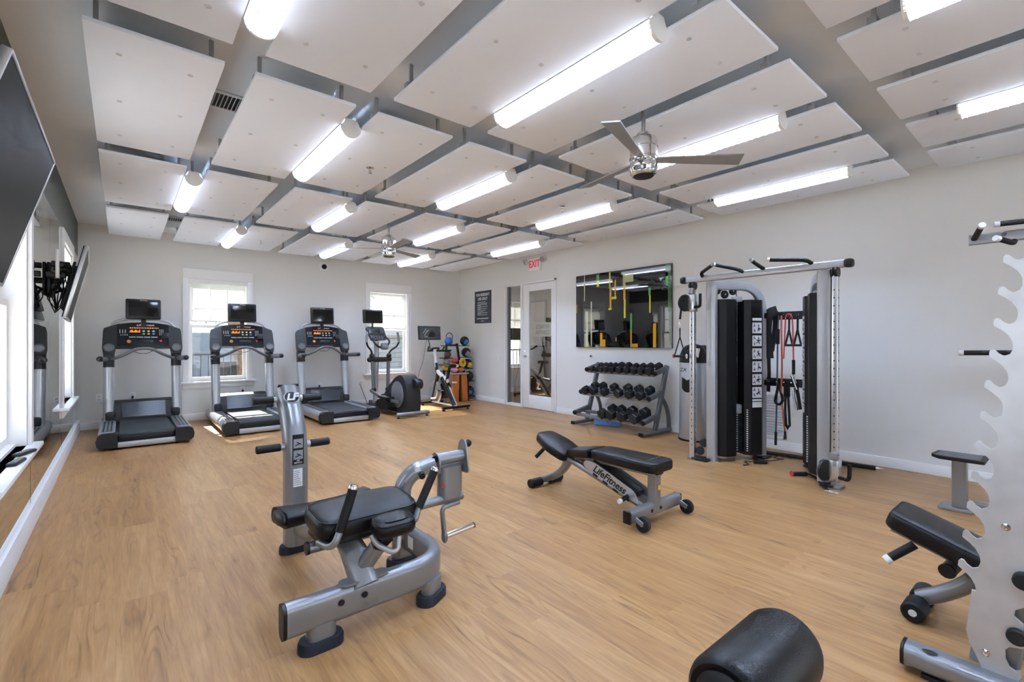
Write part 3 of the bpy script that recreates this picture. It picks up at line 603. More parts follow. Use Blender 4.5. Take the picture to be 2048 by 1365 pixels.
MB().lathe([(0.085, 0), (0.085, 0.02), (0.07, 0.045)], (3.0, YB, 2.75), (0, -1, 0)).build('base', 'trim_white', t); MB().sphere((3.0, YB - 0.05, 2.75), 0.05).build('dome', 'screen', t); MB().tube([(3.03, YB - 0.012, 2.83), (3.04, YB - 0.012, 2.9), (3.1, YB - 0.012, 2.94), (3.12, YB - 0.012, 3.04)], 0.007, 6, 0.04).build('cable', 'trim_white', t)

# ------------------------------------------------------------------ televisions on the left wall
def tv(y0, y1, xb, xt, zb, zt, swivel, label, clutter):
    yc = (y0 + y1) / 2; W_ = y1 - y0; o = Vector(((xb + xt) / 2, yc, (zb + zt) / 2))
    v = Vector((xt - xb, 0, zt - zb)); H_ = v.length; v.normalize(); u = rotz(swivel) @ Vector((0, 1, 0)); v = (rotz(swivel) @ v).normalized(); n = u.cross(v).normalized()   # n faces the room (+x)
    t = thing('wall_television', label, 'television', (XL, yc, zb), 'televisions on the left wall')
    Rm = Matrix((u, v, n)).transposed()
    MB().box(o - n * 0.014, (W_, H_, 0.028), Rm, 0.004).build('body', 'plastic_black', t)
    b = MB()
    for a, c, w_, h_ in ((0, H_ / 2, W_ + 0.006, 0.012), (0, -H_ / 2, W_ + 0.006, 0.016), (-W_ / 2, 0, 0.012, H_), (W_ / 2, 0, 0.012, H_)): b.box(o + u * a + v * c - n * 0.008, (w_, h_, 0.026), Rm, 0.003)
    b.build('bezel', 'brushed', t)
    MB().box(o + n * 0.0006, (W_ - 0.014, H_ - 0.016, 0.002), Rm).build('screen', 'tv_screen', t)
    MB().box(o - n * 0.045 - v * 0.08, (W_ * 0.72, H_ * 0.5, 0.04), Rm, 0.015).build('rear_housing', 'plastic_dark', t)
    mb = MB().box((XL + 0.02, yc, 1.85), (0.02, 0.4, 0.28), None, 0.004)
    pc = o - n * 0.065
    for s in (-0.15, 0.15):
        mb.box(pc + u * s, (0.03, 0.4, 0.02), Rm); a = Vector((XL + 0.02, yc + s, 1.85 - 0.1)); mb.tube([a, (a + pc + u * s) / 2 + Vector((0, 0.05, 0)), pc + u * s - v * 0.1], 0.014, 8)
    mb.build('wall_mount', 'plastic_black', t)
    if clutter:
        rnd = random.Random(3)
        for k in range(7):
            p = o - n * (0.10 + 0.05 * rnd.random()) + u * rnd.uniform(-0.5, -0.05) + v * rnd.uniform(-0.02, 0.2)
            MB().box(p, (rnd.uniform(0.06, 0.12), rnd.uniform(0.04, 0.07), rnd.uniform(0.03, 0.05)), rotz(rnd.uniform(-0.5, 0.5)), 0.006).build('media_box', 'plastic_black', t)
        for k in range(12):
            p = o - n * 0.1 + u * rnd.uniform(-0.52, 0.1) + v * rnd.uniform(0.0, 0.2); q = o - n * 0.08 + u * rnd.uniform(-0.5, -0.2) + v * rnd.uniform(-0.28, -0.22)
            MB().tube([p, (p + q) / 2 + Vector((rnd.uniform(-0.1, 0.05), rnd.uniform(-0.1, 0.1), rnd.uniform(-0.1, 0.05))), q], 0.004, 6, 0.15).build('cable', 'plastic_black', t)
        for k in (0.2, 0.28): p = o - n * 0.12 - u * (0.3 + k); MB().tube([p, p + Vector((0, 0, 0.22))], 0.011, 8).build('antenna', 'trim_white', t)
tv(1.98, 3.10, -0.42, -0.25, 1.568, 2.161, 0.0, 'large black flat television with silver rim on left wall, nearest camera', False)
tv(5.25, 6.36, -0.375, -0.243, 1.507, 2.10, 0.04, 'flat television seen edge-on past the near one, cables behind it', True)

def rout0(pts, r=0.05, n=4): return [(p.x, p.y) for p in fillet([(a, b, 0) for a, b in pts], r, n, True)]

# ================================================================== TREADMILLS
def treadmill(cx_, label):
    ry = 7.40; t = thing('treadmill', label, 'treadmill', (cx_, ry, 0), 'treadmills facing the back wall')
    C = lambda dx, y, z: (cx_ + dx, y, z)
    for s in (-1, 1):
        # side rail: silver outer shell with grooved step-on top
        prof = [(0.31, 0.05), (0.31, 0.185), (0.33, 0.205), (0.44, 0.205), (0.475, 0.17), (0.482, 0.11), (0.46, 0.05), (0.43, 0.035)]
        pr = [(a * s, b) for a, b in prof]
        rail = MB().prism(pr, C(0, 9.2, 0), (1, 0, 0), UP, 9.2 - (ry + 0.1)).build('side_rail', 'silver_light', t)
        MB().box(C(s * 0.385, (ry + 0.14 + 8.55) / 2, 0.207), (0.115, 8.55 - ry - 0.14, 0.006), None, 0.002).build('foot_rail', 'plastic_grey', rail)
        g = MB()
        for k in (-0.037, 0, 0.037): g.box(C(s * 0.385 + k, (ry + 0.16 + 8.5) / 2, 0.2105), (0.016, 8.5 - ry - 0.16, 0.003))
        g.build('grip_strips', 'rubber_black', rail)
        ec = [(0.285, 0.03), (0.285, 0.19), (0.30, 0.203), (0.43, 0.203), (0.47, 0.18), (0.487, 0.12), (0.48, 0.06), (0.45, 0.03)]
        cap = MB().prism([(a * s, b) for a, b in ec], C(0, ry + 0.12, 0), (1, 0, 0), UP, 0.12).build('rear_cap', 'plastic_dark', t)
        b = MB()
        for a_, z_ in ((0.32, 0.075), (0.32, 0.15), (0.43, 0.075), (0.43, 0.15)): b.lathe([(0.006, 0), (0.006, 0.003)], C(s * a_, ry, z_), (0, -1, 0), 8)
        b.build('bolts', 'black_print', cap)
        MB().lathe([(0.03, 0), (0.03, 0.012), (0.012, 0.015), (0.012, 0.045)], C(s * 0.40, ry + 0.22, 0)).build('levelling_foot', 'rubber_black', t)
        MB().lathe([(0.03, 0), (0.03, 0.012), (0.012, 0.015), (0.012, 0.045)], C(s * 0.40, 9.0, 0)).build('levelling_foot', 'rubber_black', t)
        # upright
        up = MB().sweep([C(s * 0.392, 8.72, 0.17), C(s * 0.392, 8.75, 0.5), C(s * 0.392, 8.84, 1.13)], rrect(0.12, 0.16, 0.05, 4), up=(0, 1, 0)).build('upright', 'silver_light', t)
        MB().box(C(s * 0.37, 8.70, 0.26), (0.11, 0.18, 0.13), None, 0.03).build('upright_boot', 'plastic_dark', up)
        MB().sweep([C(s * 0.39, 8.80, 0.94), C(s * 0.39, 8.82, 1.13)], rrect(0.125, 0.165, 0.05, 4), up=(0, 1, 0)).build('pivot_bracket', 'plastic_dark', up)
        # side grip toward the runner
        hr = MB().tube([C(s * 0.38, 8.84, 1.055), C(s * 0.43, 8.72, 1.06), C(s * 0.455, 8.60, 1.065), C(s * 0.475, 8.33, 1.075)], 0.036, 12, 0.06).build('side_handrail', 'plastic_grey', t)
        MB().sphere(C(s * 0.475, 8.325, 1.075), 0.035, 12, 8).build('grip_end', 'plastic_dark', hr)
    # deck, belt, rear roller, cross bar
    MB().b2(C(-0.30, ry + 0.1, 0.08), C(0.30, 8.75, 0.165)).build('deck', 'plastic_black', t)
    bp = [C(0, 8.7, 0.192), C(0, ry + 0.13, 0.188), C(0, ry + 0.09, 0.178), C(0, ry + 0.075, 0.15), C(0, ry + 0.09, 0.12), C(0, ry + 0.13, 0.11)]
    MB().b2(C(-0.28, ry + 0.05, 0.085), C(0.28, ry + 0.072, 0.165), 0.01).build('rear_guard', 'plastic_black', t)
    MB().sweep(fillet(bp, 0.02, 3), [(-0.272, -0.004), (0.272, -0.004), (0.272, 0.004), (-0.272, 0.004)], up=(1, 0, 0) if False else (0, -0.3, 1)).build('belt', 'belt', t)
    MB().cyl(C(-0.285, ry + 0.115, 0.145), C(0.285, ry + 0.115, 0.145), 0.042, 14).build('rear_roller', 'plastic_black', t)
    MB().b2(C(-0.29, ry + 0.015, 0.022), C(0.29, ry + 0.06, 0.088), 0.006).build('rear_bar', 'silver_light', t)
    # motor hood
    hood = [(8.62, 0.19), (8.62, 0.22), (8.72, 0.43), (8.80, 0.465), (9.12, 0.44), (9.22, 0.33), (9.22, 0.06), (8.62, 0.06)]
    MB().prism(hood, C(-0.335, 0, 0), (0, 1, 0), UP, 0.67).build('motor_hood', 'plastic_dark', t)
    MB().prism([(8.605, 0.235), (8.70, 0.44), (8.71, 0.435), (8.615, 0.23)], C(-0.25, 0, 0), (0, 1, 0), UP, 0.50).build('hood_panel', mat('hood_gloss', '2a2b2d', 0.22), t)
    # console
    v = Vector((0, 0.34, 0.94)).normalized(); u = Vector((1, 0, 0)); n = u.cross(v)     # n points to the runner
    o = Vector(C(0, 8.80, 1.36))
    ol = [(-0.40, 0.17), (-0.30, 0.215), (-0.15, 0.24), (0, 0.248), (0.15, 0.24), (0.30, 0.215), (0.40, 0.17), (0.445, 0.15), (0.455, 0.10), (0.463, -0.15), (0.45, -0.23), (0.35, -0.245), (0.325, -0.20), (0.315, -0.135), (-0.315, -0.135), (-0.325, -0.20), (-0.35, -0.245), (-0.45, -0.23), (-0.463, -0.15), (-0.455, 0.10), (-0.445, 0.15)]
    con = MB().prism([p for p in ol], o - n * 0.10, u, v, 0.10).build('console', 'plastic_dark', t)
    MB().prism([(-0.30, -0.125), (0.30, -0.125), (0.30, 0.205), (0.15, 0.232), (0, 0.24), (-0.15, 0.232), (-0.30, 0.205)], o, u, v, 0.004).build('console_fascia', 'console_glass', con)
    P = lambda a, b, c=0.006: o + u * a + v * b + n * c
    text('Life Fitness', 0.046, P(0.02, 0.203, 0.0045), u, v, 'brand_lettering', 'white_print', con, shear=0.35)
    led = MB()
    rnd = random.Random(5)
    x = -0.16
    while x < 0.17: l = rnd.uniform(0.008, 0.022); led.box(P(x + l / 2, 0.155), (l, 0.014, 0.002), Matrix((u, v, n)).transposed()); x += l + 0.008
    for k in range(12): h = 0.012 + 0.03 * abs(math.sin(k * 0.7)); led.box(P(-0.16 + k * 0.0105, 0.085 + h / 2), (0.0085, h, 0.002), Matrix((u, v, n)).transposed())
    led.build('led_readout', 'orange_led', con, smooth=0)
    key = MB()
    for r in range(4):
        for c in range(3): key.box(P(0.19 + c * 0.02, 0.05 + r * 0.025), (0.012, 0.012, 0.002), Matrix((u, v, n)).transposed())
    for c in range(4): key.box(P(-0.26 + c * 0.024, 0.045), (0.012, 0.014, 0.002), Matrix((u, v, n)).transposed())
    for c in range(3):
        key.box(P(-0.27 + c * 0.03, 0.10), (0.010, 0.055, 0.002), Matrix((u, v, n)).transposed())
        key.lathe([(0.016, 0), (0.016, 0.002)], P(0.0 + c * 0.058, 0.105, 0.004), n, 12)
    for c in range(4): key.box(P(-0.13 + c * 0.085, 0.012), (0.075, 0.014, 0.002), Matrix((u, v, n)).transposed())
    key.build('keypad', 'grey_print', con, smooth=0)
    for c, m in ((0, 'green_led'), (1, 'yellow'), (2, 'blue_led')): MB().box(P(0.0 + c * 0.058, 0.062), (0.028, 0.014, 0.003), Matrix((u, v, n)).transposed()).build('button', m, con)
    MB().lathe([(0.026, 0), (0.02, 0.012)], P(-0.17, -0.055, 0.004), n, 16).build('start_button', 'orange_vinyl', con); MB().lathe([(0.018, 0), (0.014, 0.012)], P(0.2, -0.05, 0.004), n, 16).build('stop_button', 'red_print', con)
    MB().box(P(0.03, -0.055, 0.002), (0.17, 0.04, 0.012), Matrix((u, v, n)).transposed(), 0.005).build('reading_slot', 'plastic_black', con); MB().box(P(0.255, 0.03, 0.01), (0.085, 0.09, 0.03), Matrix((u, v, n)).transposed(), 0.008).build('accessory_box', 'plastic_black', con)
    for s in (-1, 1): MB().lathe([(0.06, -0.01), (0.062, 0.012), (0.052, 0.02), (0.045, 0.012)], P(s * 0.39, -0.15, 0.0), n, 24).build('cup_holder', 'plastic_grey', con)
    MB().tube([P(-0.385, 0.16, -0.06), P(-0.34, 0.27, -0.06), P(-0.2, 0.32, -0.06), P(0.2, 0.32, -0.06), P(0.34, 0.27, -0.06), P(0.385, 0.16, -0.06)], 0.018, 10, 0.12).build('console_hoop', 'silver_light', t)
    MB().tube([C(-0.375, 8.80, 1.06), C(-0.34, 8.70, 1.065), C(-0.22, 8.62, 1.12), C(-0.10, 8.60, 1.20), C(0, 8.60, 1.215), C(0.10, 8.60, 1.20), C(0.22, 8.62, 1.12), C(0.34, 8.70, 1.065), C(0.375, 8.80, 1.06)], 0.022, 12, 0.07).build('crossbar', 'plastic_grey', t)
    MB().tube([P(-0.15, -0.13, -0.03), P(-0.12, -0.2, -0.03), P(0.0, -0.245, -0.03), P(0.1, -0.2, -0.03), P(0.13, -0.13, -0.03)], 0.004, 6, 0.08).build('safety_cord', 'plastic_black', t)
    # television
    vo = Vector(C(0, 8.86, 1.785)); v2 = Vector((0, 0.1, 1)).normalized(); n2 = u.cross(v2); Rm = Matrix((u, v2, n2)).transposed()
    scr = MB().box(vo, (0.415, 0.30, 0.05), Rm, 0.018).build('television', 'plastic_black', t)
    MB().box(vo + n2 * 0.0255, (0.345, 0.215, 0.003), Rm).build('screen', 'screen', scr); text('Life Fitness', 0.02, vo + n2 * 0.0258 + v2 * 0.128, u, v2, 'brand_lettering', 'white_print', scr, shear=0.35)
    MB().box(vo - n2 * 0.03 - v2 * 0.2, (0.06, 0.22, 0.03), Rm, 0.006).build('television_post', 'plastic_dark', t)
    MB().tube([vo - v2 * 0.15, vo - v2 * 0.19 + n2 * 0.04, vo - v2 * 0.22 + u * 0.04], 0.004, 6, 0.03).build('television_cable', 'plastic_black', t)
    return t
tm = treadmill(0.24, 'silver treadmill closest to the mirrored left wall')
copy_tree(tm, loc=(1.535, 7.44, 0), label='silver treadmill in front of the back left window, middle of the three')
copy_tree(tm, loc=(2.85, 7.50, 0), label='silver treadmill right of the other two, beside the elliptical')

# ================================================================== ELLIPTICAL
t = thing('elliptical_trainer', 'dark elliptical trainer with round rear drum in front of the far window', 'elliptical', (3.88, 7.3, 0))
ex = 3.88
MB().cyl((3.56, 7.36, 0.065), (4.18, 7.36, 0.065), 0.035, 14, 0.004).build('rear_stabiliser', 'silver', t)
for s in (3.6, 4.14): MB().lathe([(0.028, 0), (0.028, 0.012), (0.01, 0.015), (0.01, 0.04)], (s, 7.36, 0)).build('levelling_foot', 'rubber_black', t)
MB().beam([(3.88, 9.1, 0.09), (3.88, 7.4, 0.09)], 0.16, 0.10, 0.02).build('base_beam', 'plastic_grey', t)
MB().b2((3.58, 9.02, 0.0), (4.18, 9.12, 0.07), 0.02).build('front_stabiliser', 'plastic_dark', t)
drum = [(7.36 + 0.02, 0.06), (7.36, 0.25), (7.38, 0.45), (7.44, 0.62), (7.54, 0.705), (7.66, 0.72), (7.84, 0.66), (8.06, 0.52), (8.22, 0.40), (8.30, 0.30), (8.30, 0.10), (8.1, 0.05)]
body = MB().prism(fillet([(a, b, 0) for a, b in drum], 0.06, 4, True) and [(p.x, p.y) for p in fillet([(a, b, 0) for a, b in drum], 0.06, 4, True)], (3.76, 0, 0), (0, 1, 0), UP, 0.26).build('drive_housing', 'plastic_dark', t)
for s, x in ((-1, 3.755), (1, 4.025)):
    MB().lathe([(0.235, 0), (0.235, 0.012), (0.215, 0.02), (0.05, 0.024)], (x, 7.72, 0.37), (s, 0, 0), 32).build('crank_disc', 'silver', t)
MB().lathe([(0.085, -0.07), (0.095, -0.05), (0.095, 0.05), (0.085, 0.07)], (3.98, 7.41, 0.56), (1, 0, 0), 20).build('rear_wheel_cover', 'plastic_dark', t)
MB().prism([(8.2, 0.12), (8.2, 0.36), (8.5, 0.30), (8.62, 0.18), (8.62, 0.12)], (3.80, 0, 0), (0, 1, 0), UP, 0.16).build('front_shroud', 'plastic_dark', t)
MB().prism(rout0([(7.78, 0.10), (7.80, 0.25), (7.95, 0.30), (8.25, 0.24), (8.32, 0.14), (8.1, 0.08)]), (3.60, 0, 0), (0, 1, 0), UP, 0.15).build('pedal_shroud', 'plastic_black', t)
for s, (py, pz) in ((-1, (8.02, 0.28)), (1, (8.2, 0.34))):
    x = ex + s * 0.20
    MB().beam([(x, py - 0.45, pz - 0.02 + (0.12 if s > 0 else 0)), (x, py + 0.05, pz - 0.03), (x, 8.72, 0.36)], 0.04, 0.06, 0.015, 0.1).build('pedal_arm', 'silver', t)
    MB().prism([(p.x, p.y) for p in fillet([(-0.075, -0.22, 0), (0.075, -0.22, 0), (0.085, 0.22, 0), (-0.085, 0.22, 0)], 0.05, 4, True)], (x, py, pz), (1, 0, 0), (0, 1, 0), 0.035).build('foot_pedal', 'plastic_black', t)
    fx = ex + s * 0.165
    MB().tube([(fx - s * 0.02, 8.70, 0.36), (fx, 8.72, 0.92)], 0.034, 14).build('lower_swing_arm', 'plastic_grey', t)
    MB().sphere((fx - s * 0.02, 8.70, 0.37), 0.05, 14, 8).build('pivot_joint', 'plastic_dark', t)
    MB().sphere((fx + s * 0.01, 8.72, 1.03), 0.05, 14, 8).build('arm_pivot', 'plastic_dark', t)
    ar = MB().tube([(fx, 8.72, 1.0), (fx + s * 0.02, 8.70, 1.12), (fx + s * 0.14, 8.62, 1.22), (fx + s * 0.165, 8.60, 1.3)], 0.018, 10, 0.06).build('swing_handle', 'plastic_black', t)
    MB().tube([(fx + s * 0.165, 8.60, 1.29), (fx + s * 0.145, 8.62, 1.49)], 0.023, 10).build('contact_grip', 'silver', ar)
MB().beam([(3.83, 8.86, 0.10), (3.85, 8.84, 0.95), (3.86, 8.86, 1.30)], 0.085, 0.11, 0.04, 0.2, up=(0, 1, 0), n=4).build('mast', 'silver_light', t)
MB().box((3.87, 8.74, 0.955), (0.50, 0.10, 0.10), None, 0.045, 3).build('cross_yoke', 'plastic_dark', t)
v = Vector((0.0, 0.38, 0.92)).normalized(); u = Vector((1, 0, 0)); n = u.cross(v); o = Vector((3.80, 8.72, 1.46)); Rm = Matrix((u, v, n)).transposed()
con = MB().prism([(p.x, p.y) for p in fillet([(-0.2, 0.145, 0), (0.165, 0.145, 0), (0.2, -0.13, 0), (-0.12, -0.145, 0)], 0.05, 4, True)], o - n * 0.05, u, v, 0.05).build('console', 'plastic_dark', t)
MB().box(o + n * 0.002 + v * 0.05, (0.15, 0.085, 0.004), Rm).build('display', 'console_glass', con); MB().box(o + n * 0.004 - v * 0.01, (0.29, 0.02, 0.014), Rm, 0.005).build('reading_ledge', 'plastic_black', con)
k = MB()
for r in range(4):
    for c in range(5): k.box(o + n * 0.003 + u * (-0.12 + c * 0.055) + v * (-0.045 - r * 0.02), (0.016, 0.008, 0.003), Rm)
for r in range(4): k.box(o + n * 0.003 + u * -0.13 + v * (0.02 + r * 0.025), (0.03, 0.01, 0.003), Rm)
k.build('keypad', 'grey_print', con, smooth=0)
MB().tube([o - v * 0.12 - u * 0.10 + n * 0.02, o - v * 0.22 - u * 0.13 + n * 0.1, o - v * 0.30 - u * 0.08 + n * 0.1, o - v * 0.31 + u * 0.02 + n * 0.04], 0.018, 10, 0.06).tube([o - v * 0.08 + u * 0.16 + n * 0.02, o - v * 0.2 + u * 0.2 + n * 0.1, o - v * 0.29 + u * 0.14 + n * 0.1, o - v * 0.30 + u * 0.06 + n * 0.04], 0.018, 10, 0.06).build('fixed_handle', 'plastic_black', t)
MB().box(o - v * 0.29 + u * 0.09 + n * 0.06, (0.13, 0.12, 0.10), Rm, 0.02).build('bottle_holder', 'plastic_grey', t)
vo = Vector((3.735, 8.75, 1.79)); v2 = Vector((0, 0.08, 1)).normalized(); n2 = u.cross(v2); Rm = Matrix((u, v2, n2)).transposed()
scr = MB().box(vo, (0.40, 0.265, 0.05), Rm, 0.025, 3).build('television', 'plastic_black', t); MB().box(vo + n2 * 0.0255, (0.31, 0.195, 0.003), Rm).build('screen', 'screen', scr); MB().tube([vo - v2 * 0.12 - n2 * 0.02, vo - v2 * 0.22 - n2 * 0.03], 0.02, 8).build('television_post', 'plastic_dark', t)
MB().tube([(3.70, YB - 0.05, 0.45), (3.72, 9.2, 0.3), (3.78, 9.1, 0.04), (3.82, 9.05, 0.03)], 0.005, 6, 0.1).build('power_cord', 'plastic_black', t)

# ================================================================== SPIN BIKE
t = thing('spin_bike', 'black and white spin bike with tall screen in back corner', 'exercise bike', (4.95, 8.0, 0))
bx0 = 4.93
def stab(x0, x1, y, nm):
    MB().beam([(x0, y, 0.055), (x1, y - 0.01, 0.055)], 0.06, 0.045, 0.015).build(nm, 'plastic_black', t)
    for x in (x0 + 0.03, x1 - 0.03): MB().lathe([(0.03, 0), (0.03, 0.02), (0.012, 0.025), (0.012, 0.05)], (x, y, 0)).build('levelling_foot', 'rubber_black', t)
stab(4.60, 5.20, 7.60, 'rear_stabiliser'); stab(4.70, 5.20, 8.58, 'front_stabiliser')
MB().beam([(4.90, 7.60, 0.07), (4.94, 8.55, 0.07)], 0.05, 0.03, 0.01).build('floor_rail', 'bike_white', t)
MB().beam([(4.90, 7.66, 0.07), (4.90, 7.98, 0.45), (4.90, 8.12, 0.58)], 0.055, 0.09, 0.02, 0.05, up=(0, 1, 0)).build('rear_fork', 'plastic_black', t)
MB().beam([(4.955, 7.66, 0.07), (4.955, 7.95, 0.42)], 0.012, 0.05, 0.005, up=(0, 1, 0)).build('fork_stripe', 'bike_white', t)
MB().beam([(4.94, 8.55, 0.07), (4.94, 8.42, 0.42), (4.94, 8.33, 0.62), (4.94, 8.42, 0.86)], 0.05, 0.08, 0.02, 0.08, up=(0, 1, 0)).build('front_fork', 'plastic_black', t)
MB().beam([(4.92, 7.93, 0.53), (4.94, 8.36, 0.70)], 0.05, 0.085, 0.02).build('top_tube', 'bike_white', t)
MB().tube([(4.94, 8.40, 0.78), (4.945, 8.47, 1.13)], 0.03, 14).build('handlebar_post', 'bike_white', t)
MB().tube([(4.92, 7.98, 0.50), (4.92, 7.92, 0.64), (4.92, 7.86, 0.80)], 0.028, 12).build('seat_post', 'plastic_black', t)
MB().pad([(p.x, p.y) for p in fillet([(-0.09, -0.12, 0), (0.09, -0.12, 0), (0.03, 0.16, 0), (-0.03, 0.16, 0)], 0.05, 4, True)], (4.92, 7.84, 0.80), (1, 0, 0), (0, 1, 0), 0.06, 0.02).build('saddle', 'vinyl_black', t)
wh = MB().lathe([(0.225, -0.02), (0.235, -0.012), (0.235, 0.012), (0.225, 0.02), (0.19, 0.022), (0.185, -0.022)], (4.94, 8.42, 0.27), (1, 0, 0), 40).build('flywheel', 'brushed', t)
MB().lathe([(0.19, -0.015), (0.19, 0.015)], (4.94, 8.42, 0.27), (1, 0, 0), 32).build('flywheel_disc', 'bike_white', wh); MB().lathe([(0.175, -0.017), (0.175, 0.017), (0.165, 0.017), (0.165, -0.017)], (4.94, 8.42, 0.27), (1, 0, 0), 32).build('flywheel_ring', 'plastic_black', wh)
ch = [(p.x, p.y) for p in fillet([(7.98, 0.22, 0), (8.10, 0.16, 0), (8.46, 0.22, 0), (8.46, 0.34, 0), (8.15, 0.52, 0), (8.0, 0.48, 0)], 0.09, 4, True)]
MB().prism(ch, (4.975, 0, 0), (0, 1, 0), UP, 0.05).build('chain_guard', 'plastic_black', t)
MB().cyl((4.78, 8.10, 0.33), (5.10, 8.10, 0.33), 0.02, 12).build('crank_axle', 'chrome', t)
for x, a in ((4.80, -1.1), (5.08, 2.04)):
    e = Vector((x, 8.10 + 0.17 * math.cos(a), 0.33 + 0.17 * math.sin(a))); MB().beam([(x, 8.10, 0.33), e], 0.02, 0.035, 0.008, up=(1, 0, 0)).build('crank_arm', 'chrome', t); sgn = -1 if x < 4.9 else 1
    MB().box(e + Vector((sgn * 0.06, 0, 0)), (0.09, 0.07, 0.03), None, 0.01).build('pedal', 'bike_white', t)
MB().tube([(4.70, 8.28, 1.20), (4.74, 8.40, 1.12), (4.82, 8.52, 1.115), (4.94, 8.56, 1.12), (5.06, 8.52, 1.115), (5.18, 8.36, 1.115), (5.20, 8.26, 1.12)], 0.02, 10, 0.06).tube([(4.86, 8.50, 1.12), (4.86, 8.40, 1.17), (5.02, 8.40, 1.17), (5.02, 8.50, 1.12)], 0.018, 10, 0.05).tube([(5.12, 8.46, 1.115), (5.10, 8.36, 1.19)], 0.018, 10).build('handlebar', 'plastic_black', t)
MB().tube([(4.90, 8.56, 1.12), (4.92, 8.68, 1.36)], 0.014, 8).build('screen_mast', 'plastic_black', t)
vo = Vector((4.95, 8.70, 1.483)); u = Vector((1, 0, 0)); v2 = Vector((0, 0.1, 1)).normalized(); n2 = u.cross(v2); Rm = Matrix((u, v2, n2)).transposed()
sc = MB().box(vo, (0.525, 0.285, 0.03), Rm, 0.006).build('screen', 'plastic_black', t)
MB().box(vo + n2 * 0.0155, (0.485, 0.245, 0.003), Rm).build('display', mat('bike_display', '4a4b49', 0.12, vary=0.25, scale=9), sc)
screen_refl = MB()
for a, b, l, r in ((-0.12, 0.04, 0.12, 0.9), (-0.09, 0.0, 0.14, 1.0), (-0.06, 0.03, 0.10, 0.7), (-0.02, -0.075, 0.2, 0.05)): screen_refl.box(vo + n2 * 0.018 + u * a + v2 * b, (l, 0.014, 0.001), Rm @ rotz(r))
screen_refl.build('reflection_pale', 'grey_print', sc, smooth=0)  # pale shapes painted as the gym's reflection in the screen
screen_refl = MB().prism([(-0.05, -0.09), (0.10, -0.09), (0.13, 0.0), (0.05, 0.02), (0.09, 0.08), (0.0, 0.02)], vo + n2 * 0.018, u, v2, 0.001); screen_refl.build('reflection_dark', 'black_print', sc, smooth=0)  # dark part of the painted screen reflection
MB().tube([(4.90, 8.72, 1.36), (4.86, 8.80, 0.9), (4.80, 8.9, 0.6), (4.82, 9.0, 0.3), (4.72, 9.1, 0.02)], 0.005, 6, 0.1).build('power_cord', 'plastic_grey', t)

# ================================================================== BALL RACK WITH BALLS, MATS
t = thing('ball_rack', 'two-post black and silver rack of exercise balls in back right corner', 'ball rack', (5.72, 8.85, 0))
for s, x0, x1 in ((-1, 5.50, 5.36), (1, 5.76, 5.97)):
    MB().beam([(x1, 8.905, 0.04), (x0, 8.905, 1.26)], 0.04, 0.05, 0.01, up=(0, 1, 0)).build('post', 'plastic_dark', t)
    MB().b2((x1 - 0.09, 8.60, 0.0), (x1 + 0.09, 9.05, 0.035), 0.01).build('foot', 'silver', t)
MB().beam([(5.50, 8.905, 1.22), (5.78, 8.905, 1.22)], 0.03, 0.04, 0.008).build('top_bar', 'plastic_black', t)
BALLS = []
def tray(x, z): MB().tube([(x - 0.11, 8.89, z), (x - 0.10, 8.66, z), (x + 0.10, 8.66, z), (x + 0.11, 8.89, z)], 0.008, 8, 0.05).b2((x - 0.10, 8.70, z - 0.006), (x + 0.10, 8.85, z + 0.002)).build('tray', 'plastic_black', t)
def ball(x, z, r, m, m2, label, yaw_=0.0):
    b = thing('exercise_ball', label, 'exercise ball', (x, 8.74, z - r), 'balls on the corner rack')
    MB().sphere((x, 8.74, z), r, 24, 14).build('ball_shell', m, b)
    if m2:
        mb = MB(); full = MB().sphere((x, 8.74, z), r * 1.006, 32, 20)
        dirv = Vector((math.sin(yaw_), -math.cos(yaw_), -0.35)).normalized(); c = Vector((x, 8.74, z))
        keep = [f for f in full.f if all(((full.v[i] - c).normalized().dot(dirv) > 0.72 + 0.12 * mnoise.noise((full.v[i] - c).normalized() * 3)) for i in f)]
        mb.v = full.v; mb.f = keep; mb.build('colour_patch', m2, b)
    return b
for x, z in ((5.857, 1.21), (5.906, 0.955), (5.946, 0.70), (5.985, 0.42), (6.005, 0.085)): tray(x, z)
ball(5.857, 1.316, 0.102, 'rubber_black', 'teal_rubber', 'black and blue exercise ball on top right of corner rack'); ball(5.90, 1.063, 0.105, 'rubber_black', 'grey_rubber', 'black and grey exercise ball second from top on the corner rack'); ball(5.935, 0.812, 0.108, 'rubber_black', 'yellow', 'black exercise ball with yellow patch on the corner rack', 0.2)
ball(5.965, 0.532, 0.11, 'rubber_black', None, 'all black exercise ball second from bottom on the corner rack'); ball(5.985, 0.2, 0.112, 'rubber_black', 'teal_rubber', 'black and blue exercise ball lowest on the corner rack', -0.7)
for x, z in ((5.448, 1.215), (5.421, 0.945), (5.40, 0.80), (5.38, 0.665)): tray(x, z)
ball(5.448, 1.31, 0.09, 'blue_rubber', None, 'solid blue exercise ball on top left of the corner rack'); ball(5.421, 1.025, 0.078, 'brown', None, 'brown exercise ball on the left side of corner rack'); ball(5.385, 0.75, 0.082, 'yellow', None, 'yellow exercise ball low on the left of the corner rack'); ball(5.40, 0.872, 0.065, 'grey_rubber', None, 'small grey exercise ball on left of the corner rack')
MB().tube([(5.53 + 0.082 * math.cos(a), 8.84 , 1.41 + 0.082 * math.sin(a)) for a in [math.pi * 2 * k / 24 for k in range(24)]], 0.012, 8, closed=True).build('pilates_ring', 'plastic_grey'); tag(COL.objects[-1], 'grey pilates ring standing behind the blue ball', 'ring')
